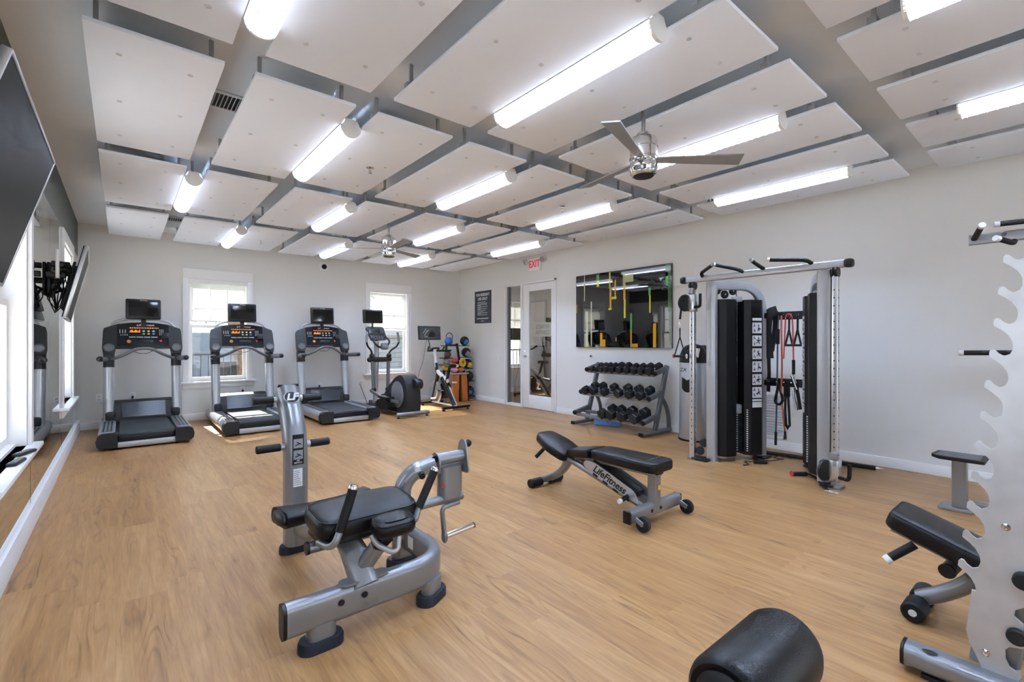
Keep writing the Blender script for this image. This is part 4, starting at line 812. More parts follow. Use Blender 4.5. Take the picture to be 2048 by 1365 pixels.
for i, (x, a) in enumerate(((5.555, 0.05), (5.775, -0.10))):
    m_ = thing('foam_mat', ['orange foam block standing upright at the left under the silver shelf', 'orange foam block standing upright at the right by the ball rack'][i], 'exercise mat', (x, 8.62, 0), 'orange upright foam blocks'); MB().box((x, 8.66, 0.295), (0.165, 0.12, 0.585), roty(a * 0.5), 0.02).build('foam', 'orange_vinyl', m_)
    MB().box((x + 0.085, 8.645, 0.29), (0.012, 0.13, 0.57), roty(a * 0.5), 0.003).build('strap_edge', 'plastic_black', m_)
MB().b2((5.46, 8.57, 0.592), (5.86, 8.76, 0.625), 0.006).build('shelf_plate', 'silver_light', t)
def lump(c, r, m, label, sq=(1, 1, 0.7), name='boxing_glove'):
    g = thing(name, label, 'boxing glove', (c[0], c[1], c[2] - r * sq[2]), 'gloves heaped on the shelf plate'); MB().sphere(c, r, 16, 10, sq).build('mitt', m, g); MB().cyl((c[0] + r * 0.55, c[1] - 0.01, c[2] - r * 0.3), (c[0] + r * 1.25, c[1], c[2] - r * 0.45), r * 0.5, 12, 0.008).build('cuff', 'plastic_black', g)
lump((5.545, 8.665, 0.68), 0.075, 'pink', 'pink boxing glove on the shelf plate above the orange blocks'); lump((5.70, 8.66, 0.685), 0.078, 'orange_vinyl', 'orange boxing glove at the right end of the shelf plate'); lump((5.60, 8.70, 0.775), 0.07, 'bike_white', 'white boxing glove in the middle of the heap'); lump((5.545, 8.66, 0.885), 0.078, 'red', 'red boxing glove on top of the heap')
MB().lathe([(0.085, -0.03), (0.095, -0.01), (0.095, 0.01), (0.085, 0.03), (0.04, 0.03), (0.03, 0.01), (0.03, -0.03)], (5.75, 8.66, 0.835), (0.25, -1, 0.1), 24).build('weight_disc', 'yellow'); tag(COL.objects[-1], 'yellow ring-shaped weight leaning on the heap of gloves', 'weight plate')

# ================================================================== DUMBBELL RACK
t = thing('dumbbell_rack', 'grey three-tier dumbbell rack against the right wall below the picture', 'dumbbell rack', (5.75, 4.4, 0))
for y, sgn in ((3.79, -1), (5.04, 1)):
    MB().beam([(5.40, y, 0.045), (6.09, y, 0.045)], 0.075, 0.055, 0.025, n=4).build('foot', 'rack_grey', t)
    MB().b2((5.385, y - 0.036, 0.02), (5.402, y + 0.036, 0.07), 0.008).build('foot_cap', 'plastic_black', t)
    MB().beam([(5.72, y, 0.05), (6.02, y, 0.96)], 0.05, 0.085, 0.02, up=(1, 0, 0)).build('upright', 'rack_grey', t)
    MB().beam([(5.90, y, 0.50), (5.99, y, 0.40), (6.06, y, 0.25), (6.07, y, 0.05)], 0.045, 0.06, 0.018, 0.12, up=(1, 0, 0)).build('brace_arch', 'rack_grey', t)
TIER = [(5.74, 6.02, 0.835, 0.905), (5.60, 5.92, 0.490, 0.565), (5.46, 5.80, 0.175, 0.245)]
for x0, x1, z0, z1 in TIER:
    for y in (3.79, 5.04):
        a = MB().beam([(x0 - 0.02, y, z0 + 0.025), (x1, y, z1 + 0.025)], 0.045, 0.075, 0.015).build('tier_arm', 'rack_grey', t)
        MB().cyl((x0 - 0.035, y, z0 + 0.02), (x0 - 0.012, y, z0 + 0.027), 0.036, 14, 0.006).build('arm_cap', 'plastic_black', a)
        MB().prism([(x1 - 0.1, z1 - 0.03), (x1 + 0.02, z1 + 0.0), (x1 - 0.03, z1 - 0.14)], (0, y + 0.015, 0), (1, 0, 0), UP, 0.03).build('gusset', 'rack_grey', a)
    for f in (0.12, 0.62):
        x = x0 + (x1 - x0) * f; z = z0 + (z1 - z0) * f
        MB().box((x, 4.415, z - 0.005), (0.075, 1.23, 0.012), roty(-math.atan2(z1 - z0, x1 - x0)), 0.003).box((x - 0.035, 4.415, z - 0.018), (0.01, 1.23, 0.03), roty(-math.atan2(z1 - z0, x1 - x0))).build('saddle_rail', 'plastic_grey' if f > 0.5 else 'silver', t)
def dumbbell(y, tier, size, label, grp):
    x0, x1, z0, z1 = TIER[tier]; a = math.atan2(z1 - z0, x1 - x0); ax = Vector((math.cos(a), 0, math.sin(a))); up = Vector((-math.sin(a), 0, math.cos(a)))
    r = size; L = 0.05 + size * 0.75; hl = 0.065
    c = Vector((x0 + (x1 - x0) * 0.37, y, z0 + (z1 - z0) * 0.37)) + up * (r * 0.87 + 0.004)
    d = thing('dumbbell', label, 'dumbbell', c - up * r, grp)
    for s in (-1, 1):
        prof = [(r * 0.82, hl), (r, hl + 0.012), (r, hl + L - 0.014), (r * 0.86, hl + L), (r * 0.5, hl + L + 0.002)]
        n = 6; vs = []; fs = []; A = ax * s; Bv = Vector((0, 1, 0))
        for rr, z in prof:
            for k in range(n): th = math.pi / 6 + math.pi / 3 * k; vs.append(c + A * z + (up * math.sin(th) + Bv * math.cos(th)) * rr)
        for i in range(len(prof) - 1):
            for k in range(n): fs.append((i * n + k, i * n + (k + 1) % n, (i + 1) * n + (k + 1) % n, (i + 1) * n + k))
        fs.append(tuple(range(n))[::-1]); fs.append(tuple((len(prof) - 1) * n + k for k in range(n)))
        MB().add(vs, fs).build('hex_head', 'rubber_black', d, smooth=20)
    MB().lathe([(0.013, -hl - 0.005), (0.014, -0.04), (0.017, 0), (0.014, 0.04), (0.013, hl + 0.005)], c, ax, 10).build('handle', 'chrome', d)
NM = ['first', 'second', 'third', 'fourth', 'fifth', 'sixth', 'seventh', 'eighth', 'ninth', 'tenth']
for i, (y, s) in enumerate(zip((4.93, 4.835, 4.745, 4.645, 4.53, 4.395, 4.26, 4.135, 4.01, 3.875), (0.043, 0.045, 0.047, 0.048, 0.055, 0.056, 0.051, 0.053, 0.058, 0.062))): dumbbell(y, 0, s, 'black hex dumbbell on the top tier, %s from the left' % NM[i], 'dumbbells on the top tier')
for i, (y, s) in enumerate(zip((4.945, 4.79, 4.57, 4.315, 4.12, 3.935), (0.066, 0.068, 0.067, 0.071, 0.070, 0.070))): dumbbell(y, 1, s, 'black hex dumbbell on the middle tier, %s from the left' % NM[i], 'dumbbells on the middle tier')
for i, (y, s) in enumerate(zip((4.50, 4.34, 4.145, 3.93), (0.075, 0.076, 0.080, 0.082))): dumbbell(y, 2, s, 'large black hex dumbbell on the bottom tier, %s from the left' % NM[i], 'dumbbells on the bottom tier')
for i, (x, y, a) in enumerate(((5.80, 4.80, 0.25), (5.87, 4.62, 0.5))):
    MB().box((x, y, 0.041 if i == 0 else 0.036), (0.12, 0.22, 0.08 if i == 0 else 0.07), rotz(a), 0.008).build('yoga_block', 'blue_foam'); tag(COL.objects[-1], ['pale blue foam block on the floor under the rack, left one', 'pale blue foam block under the rack, partly hidden behind the other'][i], 'foam block', 'blue foam blocks under the rack')

# ================================================================== WIPES STAND
t = thing('wipes_dispenser', 'tall grey gym wipes stand with black domed top beside the cable machine', 'dispenser', (5.86, 3.29, 0))
def ring(z, rx, ry, cx_=5.86, cy_=3.29): return [(cx_ + rx * math.cos(a), cy_ + ry * math.sin(a), z) for a in [2 * math.pi * k / 28 for k in range(28)]]
def loft(mb, rings):
    n = len(rings[0]); vs = [p for r in rings for p in r]; fs = []
    for i in range(len(rings) - 1):
        for k in range(n): fs.append((i * n + k, i * n + (k + 1) % n, (i + 1) * n + (k + 1) % n, (i + 1) * n + k))
    fs.append(tuple(range(n))[::-1]); fs.append(tuple((len(rings) - 1) * n + k for k in range(n))); return mb.add(vs, fs)
loft(MB(), [ring(0, 0.17, 0.20), ring(0.02, 0.17, 0.20)]).build('base', 'plastic_black', t)
loft(MB(), [ring(0.02, 0.155, 0.185), ring(0.03, 0.16, 0.19), ring(1.02, 0.155, 0.185), ring(1.03, 0.15, 0.18)]).build('body', 'silver_light', t)
loft(MB(), [ring(1.03, 0.157, 0.187), ring(1.13, 0.15, 0.18), ring(1.20, 0.125, 0.155), ring(1.25, 0.085, 0.11), ring(1.275, 0.03, 0.05)]).build('lid', 'plastic_black', t)
MB().b2((5.99, 3.20, 0.02), (6.05, 3.46, 1.26), 0.02).build('back_panel', 'plastic_black', t)
for (za, zb) in ((0.66, 0.80),):
    mb = MB(); nn = 10; vs = []
    for k in range(nn + 1):
        a = math.pi + math.radians(-26 + 52 * k / nn)
        for z in (za - 0.02 + 0.04 * abs(k - nn / 2) / (nn / 2) * 0, zb): vs.append((5.86 + 0.162 * math.cos(a), 3.29 + 0.192 * math.sin(a), z + (0.04 * abs(k - nn / 2) / (nn / 2) if z == zb or False else 0.05 * (abs(k - nn / 2) / (nn / 2)) ** 2)))
    mb.add(vs, [(2 * k, 2 * k + 2, 2 * k + 3, 2 * k + 1) for k in range(nn)]); mb.build('bin_opening', 'plastic_black', t)
text('2XL', 0.07, (5.70, 3.33, 0.935), (0.25, -1, 0), UP, 'lettering', 'plastic_dark', t, shear=0.2)
MB().b2((5.74, 3.16, 1.10), (5.80, 3.22, 1.22), 0.01).build('wipe_tuft', 'paper', t)

# ================================================================== DUAL CABLE MACHINE
YM = 2.08
t = thing('cable_machine', 'tall silver and black dual cable machine with pull-up bar by right wall', 'cable machine', (5.2, YM, 0))
MB().beam([(4.90, 2.84, 2.0), (4.90, 1.32, 2.0)], 0.05, 0.07, 0.015).build('top_crossbar', 'silver_light', t)
for y in (2.865, 1.295): MB().box((4.90, y, 2.0), (0.085, 0.07, 0.075), None, 0.02).build('crossbar_cap', 'plastic_black', t)
def grip(pts, nm='pull_up_grip'):
    g = MB().tube(pts, 0.019, 10, 0.04).build(nm, 'foam_grip', t); e = Vector(pts[-1]); d = (Vector(pts[-1]) - Vector(pts[-2])).normalized(); MB().cyl(e, e + d * 0.018, 0.02, 10).build('grip_cap', 'chrome', g)
grip([(4.89, 2.64, 2.02), (4.82, 2.62, 2.05), (4.68, 2.42, 2.10)]); grip([(4.89, 2.20, 2.02), (4.84, 2.24, 2.05), (4.70, 2.40, 2.10)])
grip([(4.89, 2.00, 2.03), (4.85, 2.02, 2.05), (4.66, 2.02, 2.09)]); grip([(4.89, 1.58, 2.03), (4.83, 1.61, 2.06), (4.72, 1.88, 2.085)])
mat('placard', 'e9e9ea', 0.5); mat('tower_silver', 'd5d6d8', 0.22, 0.85, vary=0.05)
for s in (1, -1):
    ty = YM + s * 0.68; uy = YM + (0.50 if s > 0 else -0.57); ry_ = YM + (0.22 if s > 0 else -0.29)
    tw = MB().beam([(4.90, ty, 0.02), (4.90, ty, 1.90)], 0.055, 0.055, 0.006, up=(1, 0, 0)).build('column_tube', 'tower_silver', t)
    h = MB()
    for k in range(24): h.lathe([(0.006, 0), (0.006, 0.001)], (4.8722, ty, 0.16 + k * 0.07), (-1, 0, 0), 8); h.lathe([(0.006, 0), (0.006, 0.001)], (4.90, ty - 0.0278, 0.16 + k * 0.07), (0, -1, 0), 8)
    h.build('pin_holes', 'black_print', tw)
    MB().b2((4.86, ty - 0.05, 0), (4.99, ty + 0.05, 0.02), 0.004).build('base_foot', 'silver', t)
    MB().b2((4.86, min(ty, uy), 0.0), (5.0, max(ty, uy), 0.03), 0.006).build('base_plate', 'plastic_dark', t)
    MB().cyl((4.90, ty - 0.03, 1.93), (4.90, ty + 0.0, 1.93), 0.05, 24, 0.006).build('top_pulley', 'plastic_black', t); MB().cyl((4.90, ty + 0.008, 1.93), (4.90, ty + 0.03, 1.93), 0.05, 24, 0.006).build('top_pulley', 'plastic_black', t)
    MB().beam([(4.98, uy, 0.0), (4.98, uy, 1.965)], 0.10, 0.075, 0.012, up=(1, 0, 0)).build('front_upright', 'silver_light', t)
    MB().beam([(4.98, uy, 1.93), (5.56, ry_, 1.93), (5.56, ry_, 0.02)], 0.05, 0.10, 0.012, 0.28, up=(-s * 0.0 + 0.28 * s, 0.58, 0) if False else (0, 0, 1), fn=8).build('rear_arch', 'silver_light', t)
    MB().b2((5.49, ry_ - 0.07, 0), (5.66, ry_ + 0.07, 0.025), 0.008).build('rear_foot', 'plastic_dark', t)
    # shrouds along the side plane
    A = Vector((4.98, uy, 0)); Bp = Vector((5.56, ry_, 0)); dl = (Bp - A).length; u = (Bp - A).normalized(); nI = Vector((u.y, -u.x, 0)) * (1 if s > 0 else -1)    # inward normal (toward machine centre / camera)
    if nI.dot(Vector((0, YM, 0)) - Vector((0, uy, 0))) < 0: nI = -nI
    def shroud(t0, t1, nm):
        pl = [(t0, -0.10), (t0, 0.05), (t0 + 0.05, 0.10), (t1 - 0.05, 0.10), (t1, 0.06), (t1, -0.10)]
        vs = []; fs = []
        for z in (0.06, 1.77):
            for a, b in pl: vs.append(A + u * a + nI * b + UP * z)
        n = len(pl); fs = [tuple(range(n))[::-1], tuple(range(n, 2 * n))] + [(i, (i + 1) % n, n + (i + 1) % n, n + i) for i in range(n)]
        return MB().add(vs, fs).build(nm, 'plastic_black', t, smooth=0)
    shroud(0.055, 0.265, 'front_shroud'); sh2 = shroud(0.37, 0.605, 'rear_shroud')
    mb = MB(); c = A + u * 0.318 - nI * 0.09
    Rm = Matrix((u, nI, UP)).transposed(); mb.box(c + UP * 0.92, (0.11, 0.02, 1.7), Rm); mb.build('shroud_back', 'plastic_black', t)
    for k in range(16): MB().box(A + u * 0.318 - nI * 0.02 + UP * (0.10 + k * 0.0255), (0.10, 0.09, 0.023), Rm, 0.002).build('weight_plate', 'plastic_dark', t)
    MB().box(A + u * 0.318 + UP * 0.56, (0.085, 0.07, 0.11), Rm, 0.015).build('stack_head', 'silver_light', t)
    MB().cyl(A + u * 0.318 + UP * 0.6, A + u * 0.318 + UP * 1.75, 0.007, 8).build('guide_rod', 'chrome', t)
    MB().box(A + u * 0.318 + UP * 1.78, (0.09, 0.07, 0.06), Rm, 0.006).build('top_bracket', 'silver_light', t)
    mb = MB()
    for k in range(16): mb.box(A + u * 0.30 + nI * 0.026 + UP * (0.112 + k * 0.0255), (0.02, 0.002, 0.008), Rm)
    for k in range(20): mb.box(A + u * 0.385 + nI * 0.082 + UP * (0.11 + k * 0.0235), (0.016, 0.002, 0.012), Rm @ rotz(0.79))
    mb.build('weight_numbers', 'placard', t, smooth=0)
    # exercise placard with six pictures
    pc = MB(); fg = MB(); base = A + u * 0.495 + nI * 0.1012
    pc.box(base + UP * 1.555, (0.12, 0.002, 0.03), Rm); pc.box(base + UP * 0.615, (0.12, 0.002, 0.06), Rm); pc.box(base + UP * 0.665, (0.12, 0.002, 0.022), Rm)
    for k in range(6):
        z = 1.46 - k * 0.142; pc.box(base + UP * z, (0.12, 0.002, 0.118), Rm)
        for q, (dx, sc_) in enumerate(((-0.037, 0.55), (-0.037, 0.55), (0.018, 1.0))):
            o = base + nI * 0.0018 + u * dx * 1.0 + UP * (z + (0.03 if q == 0 else (-0.03 if q == 1 else 0)))
            rr = random.Random(k * 7 + q); fg.lathe([(0.007 * sc_, 0), (0.007 * sc_, 0.0006)], o + UP * 0.033 * sc_, nI, 8)
            for ang, l in ((1.57, 0.04), (rr.uniform(0, 6), 0.035), (rr.uniform(3.6, 4.5), 0.04), (rr.uniform(4.9, 5.8), 0.04), (rr.uniform(-0.5, 0.5), 0.03)): fg.box(o + (u * math.cos(ang) + UP * math.sin(ang)) * l * 0.4 * sc_, (l * sc_, 0.0012, 0.009 * sc_), Rm @ roty(-ang))
    p_ = pc.build('exercise_placard', 'placard', sh2, smooth=0); fg.build('pictograms', 'black_print', p_, smooth=0)
    # pulleys under the arch
    for k, (tt, z) in enumerate(((0.265, 1.87), (0.16, 1.83), (0.06, 1.87))):
        c = A + u * tt + UP * z; MB().cyl(c - nI * 0.012, c + nI * 0.012, 0.045, 24, 0.004).build('idler_pulley', 'plastic_black', t); MB().cyl(c - nI * 0.014, c + nI * 0.014, 0.008, 10).build('pulley_axle', 'chrome', t)
    MB().tube([A + u * 0.31 + UP * 1.88, A + u * 0.31 + UP * 1.80], 0.004, 6).tube([A + u * 0.03 + UP * 1.91, A + u * 0.16 + UP * 1.86], 0.004, 6).build('cable_run', 'black_print', t)
    for k, z in enumerate((0.19, 0.10)): c = Vector((4.93 + 0.03 * (1 - k), ty - s * (0.10 - 0.03 * k), z)); MB().cyl(c - Vector((0.02, 0.01, 0)), c + Vector((0.02, 0.01, 0)), 0.045, 22, 0.005).build('bottom_pulley', 'rubber_navy', t)
    # trolley
    tz = 1.74 if s > 0 else 0.16
    tr = MB().box((4.90, ty, tz), (0.085, 0.085, 0.20), None, 0.012).build('trolley', 'tower_silver', t)
    MB().box((4.87, ty, tz + 0.13), (0.05, 0.06, 0.07), None, 0.01).build('trolley_pin', 'silver', tr)
    c = Vector((4.84, ty + 0.065, tz)); MB().lathe([(0.085, -0.012), (0.09, 0), (0.085, 0.012)], c, (0.35, 1, 0), 26).build('swivel_pulley', 'rack_grey', tr); MB().lathe([(0.09, -0.02), (0.095, -0.012), (0.095, -0.004)], c, (0.35, 1, 0), 26).build('pulley_cover', 'plastic_black', tr)
    MB().tube([(4.87, ty - 0.04, tz - 0.05), (4.83, ty - 0.12, tz - 0.05), (4.82, ty - 0.13, tz + 0.0), (4.82, ty - 0.13, tz + 0.09)], 0.016, 10, 0.04).build('trolley_handle', 'foam_grip', tr)
    MB().tube([(4.87, ty + 0.02, 1.93), (4.87, ty + 0.03, tz + 0.06)], 0.0035, 6).build('pulley_cable', 'black_print', t)
for z in (1.60, 0.85):
    r_ = MB().b2((5.70, 1.93, z - 0.045), (5.715, 2.40, z + 0.045), 0.003).build('accessory_rail', 'plastic_black', t)
    for k in range(5): MB().cyl((5.70, 2.02 + k * 0.075, z), (5.63, 2.02 + k * 0.075, z + 0.01), 0.005, 8).build('hook', 'chrome', r_)
    for y in (1.90, 2.27): MB().b2((5.56, y - 0.02, z - 0.03), (5.70, y + 0.02, z + 0.03)).build('rail_bracket', 'plastic_black', r_)
# hanging handle on the left trolley
hx, hy = 4.82, 2.87
t2 = thing('pulley_stirrup', 'black strap handle hanging from the left pulley of the cable machine', 'handle', (hx, hy, 1.12))
MB().tube([(hx, hy - 0.02, 1.72), (hx, hy, 1.56)], 0.012, 8).build('cable_stop', 'plastic_black', t2)
MB().tube([(hx, hy + 0.012 * math.cos(a), 1.505 + 0.045 * math.sin(a)) for a in [2 * math.pi * k / 14 for k in range(14)]], 0.004, 6, closed=True).build('carabiner', 'chrome', t2)
MB().tube([(hx, hy, 1.46), (hx, hy, 1.36), (hx - 0.02, hy + 0.055, 1.15)], 0.007, 6).tube([(hx, hy, 1.36), (hx + 0.02, hy - 0.055, 1.15)], 0.007, 6).build('strap', 'webbing', t2)
MB().cyl((hx - 0.02, hy + 0.06, 1.145), (hx + 0.02, hy - 0.06, 1.145), 0.014, 10).build('bar', 'foam_grip', t2); MB().lathe([(0.022, 0), (0.022, 0.012)], (hx - 0.02, hy + 0.06, 1.145), (-0.3, 1, 0), 12).build('end_disc', 'red', t2); MB().lathe([(0.026, 0), (0.026, 0.008), (0.012, 0.008), (0.012, 0)], (hx + 0.02, hy - 0.065, 1.145), (0.3, -1, 0), 14).build('end_ring', 'cap_grey', t2)
# things on the accessory rails
def hang(name, label, cat, z): return thing(name, label, cat, (5.66, 2.1, z), 'straps and cords on the accessory rails')
b = hang('weight_belt', 'wide black weight belt looped over left end of upper accessory rail', 'belt', 0.74)
MB().sweep([(5.66, 2.21, 1.10), (5.64, 2.27, 1.40), (5.63, 2.26, 1.58), (5.63, 2.20, 1.66), (5.63, 2.12, 1.64), (5.63, 2.15, 1.54), (5.65, 2.19, 1.36), (5.655, 2.21, 1.10)], [(-0.05, -0.006), (0.05, -0.006), (0.05, 0.006), (-0.05, 0.006)], up=(1, 0, 0), caps=True).build('padded_loop', 'webbing', b) if False else MB().sweep(fillet([(5.66, 2.265, 1.12), (5.62, 2.275, 1.45), (5.61, 2.25, 1.63), (5.62, 2.16, 1.655)], 0.1, 5), rrect(0.11, 0.014, 0.006, 2), up=(1, 0, 0)).build('padded_loop', 'webbing', b)
MB().sweep([(5.66, 2.265, 1.15), (5.66, 2.26, 0.95), (5.66, 2.268, 0.74)], rrect(0.04, 0.006, 0.002, 1), up=(1, 0, 0)).build('tail_strap', 'webbing', b); MB().sweep(fillet([(5.68, 2.20, 1.655), (5.67, 2.20, 1.45), (5.67, 2.235, 1.2)], 0.1, 4), rrect(0.05, 0.01, 0.003, 1), up=(1, 0, 0)).build('rear_strap', 'webbing', b)
c_ = hang('resistance_cord', 'long blue-grey exercise cord hanging almost to the floor', 'cord', 0.13)
MB().tube([(5.66, 2.16, 1.60), (5.65, 2.165, 1.40), (5.65, 2.17, 0.9), (5.64, 2.18, 0.30)], 0.008, 8, 0.1).build('tube_cord', 'cord_blue', c_); MB().cyl((5.655, 2.165, 1.45), (5.65, 2.166, 1.28), 0.02, 10).build('grip_sleeve', 'plastic_black', c_); MB().cyl((5.64, 2.18, 0.30), (5.64, 2.183, 0.15), 0.014, 8).build('end_clip', 'plastic_black', c_)
c_ = hang('resistance_cord', 'orange exercise cord hanging from the upper rail past the lower rail', 'cord', 0.24)
MB().tube([(5.66, 2.13, 1.60), (5.645, 2.125, 1.42), (5.64, 2.115, 1.0), (5.635, 2.125, 0.75), (5.635, 2.10, 0.45), (5.635, 2.085, 0.30)], 0.009, 8, 0.15).build('tube_cord', 'cord_orange', c_); MB().cyl((5.635, 2.085, 0.32), (5.635, 2.08, 0.24), 0.013, 8).build('end_clip', 'plastic_black', c_)
c_ = hang('resistance_cord', 'red exercise cord arched over a hook with chrome handle below', 'cord', 0.80)
MB().tube([(5.64, 2.10, 1.12), (5.64, 2.085, 1.45), (5.63, 2.075, 1.58), (5.625, 2.045, 1.625), (5.63, 2.01, 1.58), (5.635, 2.005, 1.45), (5.64, 2.0, 1.10)], 0.008, 8, 0.06).build('tube_cord', 'cord_red', c_); MB().cyl((5.64, 2.0, 1.11), (5.64, 2.0, 0.95), 0.016, 10).build('sleeve', 'plastic_black', c_); MB().cyl((5.63, 2.01, 0.94), (5.62, 1.955, 0.79), 0.018, 12).build('chrome_grip', 'chrome', c_)
for i, (y, lab) in enumerate(((2.045, 'black stirrup handle hanging beside the red cord'), (1.96, 'black stirrup handle at the right end of the upper rail'))):
    c_ = hang('stirrup_handle', lab, 'handle', 1.25)
    MB().tube([(5.655, y, 1.61), (5.65, y - 0.012, 1.585), (5.645, y, 1.56), (5.65, y + 0.012, 1.585)], 0.004, 6, closed=True).build('carabiner', 'chrome', c_); MB().sweep([(5.645, y, 1.56), (5.64, y, 1.44), (5.635, y + 0.035, 1.275)], rrect(0.022, 0.006, 0.002, 1), up=(1, 0, 0)).sweep([(5.64, y, 1.44), (5.635, y - 0.035, 1.275)], rrect(0.02, 0.006, 0.002, 1), up=(1, 0, 0)).build('strap', 'webbing', c_); MB().cyl((5.635, y + 0.04, 1.27), (5.635, y - 0.04, 1.27), 0.013, 10).build('bar', 'foam_grip', c_)
c_ = hang('ankle_strap', 'wide black loop strap hanging from the lower rail', 'strap', 0.35)
MB().sweep(fillet([(5.65, 2.08, 0.84), (5.64, 2.085, 0.55), (5.635, 2.07, 0.36), (5.62, 2.03, 0.37), (5.625, 2.04, 0.55), (5.64, 2.06, 0.84)], 0.05, 4), rrect(0.055, 0.008, 0.003, 1), up=(0, 1, 0)).build('webbing_loop', 'webbing', c_); MB().b2((5.63, 2.035, 0.70), (5.65, 2.10, 0.83), 0.006).build('buckle_pad', 'webbing', c_)
c_ = hang('rope_ball', 'black rope loop on the lower rail left of the orange cord', 'strap', 0.55); MB().tube([(5.65, 2.15, 0.85), (5.64, 2.13, 0.75), (5.63, 2.10, 0.66), (5.63, 2.14, 0.60), (5.63, 2.19, 0.63), (5.64, 2.17, 0.74)], 0.014, 8, 0.03, closed=True).build('loop', 'webbing', c_)
c_ = hang('triceps_bar', 'chrome and black angled handle at right end of the lower rail', 'handle', 0.55); MB().tube([(5.64, 1.98, 0.84), (5.62, 1.95, 0.74), (5.60, 1.92, 0.58)], 0.018, 10).build('black_sleeve', 'foam_grip', c_); MB().tube([(5.63, 2.0, 0.80), (5.62, 1.985, 0.70), (5.60, 1.95, 0.57)], 0.012, 10).build('chrome_rod', 'chrome', c_)
# on the floor by the machine
t2 = thing('exercise_bar', 'long black bar lying on the floor along the right wall', 'bar', (5.8, 1.85, 0)); MB().cyl((5.72, 2.50, 0.024), (5.895, 1.33, 0.024), 0.022, 12).build('padded_bar', 'foam_grip', t2); MB().cyl((5.895, 1.33, 0.024), (5.90, 1.30, 0.024), 0.015, 10).cyl((5.90, 1.30, 0.024), (5.905, 1.268, 0.024), 0.008, 8).build('bar_tip', 'chrome', t2)
t2 = thing('tangled_exercise_cord', 'tangle of black cord and red-ended handles on floor under cable machine', 'cord', (5.25, 2.2, 0))
MB().cyl((5.38, 2.30, 0.022), (5.28, 2.21, 0.022), 0.018, 10).cyl((5.22, 2.24, 0.02), (5.30, 2.14, 0.02), 0.018, 10).build('foam_handles', 'foam_grip', t2); MB().cyl((5.39, 2.31, 0.022), (5.38, 2.30, 0.022), 0.022, 10).build('red_end', 'red', t2)
rr = random.Random(9); pts = [(5.02, 2.26, 0.012)]
for k in range(14): pts.append((5.10 + 0.055 * k + rr.uniform(-0.05, 0.05), 2.25 - 0.015 * k + rr.uniform(-0.10, 0.10), 0.012 + (0.02 if k % 3 else 0)))
MB().tube(pts, 0.005, 6, 0.05).build('cord', 'plastic_black', t2)
t2 = thing('floor_strap', 'black strap with red-ended handle and chrome clip on floor by right pulley', 'strap', (4.9, 1.5, 0))
MB().cyl((5.02, 1.79, 0.025), (5.12, 1.70, 0.025), 0.02, 10).build('foam_handle', 'foam_grip', t2); MB().lathe([(0.026, 0), (0.026, 0.012)], (5.02, 1.79, 0.026), (-0.7, 0.7, 0), 12).build('red_end', 'red', t2)
MB().sweep(fillet([(5.13, 1.70, 0.03), (5.05, 1.58, 0.02), (4.86, 1.50, 0.02), (4.74, 1.40, 0.012)], 0.08, 4), rrect(0.03, 0.006, 0.002, 1)).build('webbing_strap', 'webbing', t2); MB().tube([(4.74 + 0.035 * math.cos(a) * 0.5 - 0.02, 1.375 + 0.05 * math.sin(a), 0.012) for a in [2 * math.pi * k / 14 for k in range(14)]], 0.005, 6, closed=True).build('clip', 'chrome', t2)
t2 = thing('return_grille', 'white slatted return air grille low on wall behind the cable machine', 'air vent', (XR, 2.42, 0.13))
f = MB()
for q in ((2.25, 2.60, 0.13, 0.165), (2.25, 2.60, 0.65, 0.685), (2.25, 2.285, 0.13, 0.685), (2.565, 2.60, 0.13, 0.685)): f.b2((XR - 0.012, q[0], q[2]), (XR, q[1], q[3]), 0.002)
f.build('grille_frame', 'trim_white', t2)
for k in range(15): MB().box((XR - 0.006, 2.425, 0.185 + k * 0.032), (0.004, 0.28, 0.028), roty(0.5)).build('slat', 'cap_grey', t2)

# ================================================================== ADJUSTABLE BENCH
def rout(pts, r, n=4): return [(p.x, p.y) for p in fillet([(a, b, 0) for a, b in pts], r, n, True)]
t = thing('adjustable_bench', 'black padded adjustable bench on wheels in the middle of the floor', 'weight bench', (2.99, 2.5, 0))
bx = 2.99
upad('back_pad', rout([(-0.135, 0), (0.135, 0), (0.15, 0.10), (0.13, 0.60), (-0.13, 0.60), (-0.15, 0.10)], 0.05), (bx, 1.90, 0.375), (1, 0, 0), (0, 1, 0.0), 0.075, 0.022, t)
upad('wedge_pad', rout([(-0.13, 0), (0.13, 0), (0.09, 0.27), (-0.09, 0.27)], 0.02), (bx, 2.52, 0.375), (1, 0, 0), (0, 1, -0.17), 0.065, 0.015, t)
upad('seat_pad', rout([(-0.13, 0), (0.13, 0), (0.15, 0.2), (0.10, 0.40), (-0.10, 0.40), (-0.15, 0.2)], 0.05), (bx, 2.80, 0.285), (1, 0, 0), (0, 0.945, 0.33), 0.075, 0.022, t)
for k in range(5): MB().box((bx - 0.07 + k * 0.035, 1.99, 0.4565), (0.018, 0.012, 0.003), rotz(0.3)).build('embroidered_mark', 'plastic_grey', t)
MB().beam([(2.68, 1.99, 0.10), (3.30, 1.99, 0.10)], 0.065, 0.09, 0.02).build('rear_beam', 'silver', t)
for x in (2.672, 3.308): MB().box((x, 1.99, 0.10), (0.016, 0.062, 0.088), None, 0.006).build('beam_cap', 'plastic_black', t)
for x in (2.92, 3.03): MB().lathe([(0.014, 0), (0.012, 0.004)], (x, 1.957, 0.10), (0, -1, 0), 14).build('bolt_cap', 'plastic_black', t)
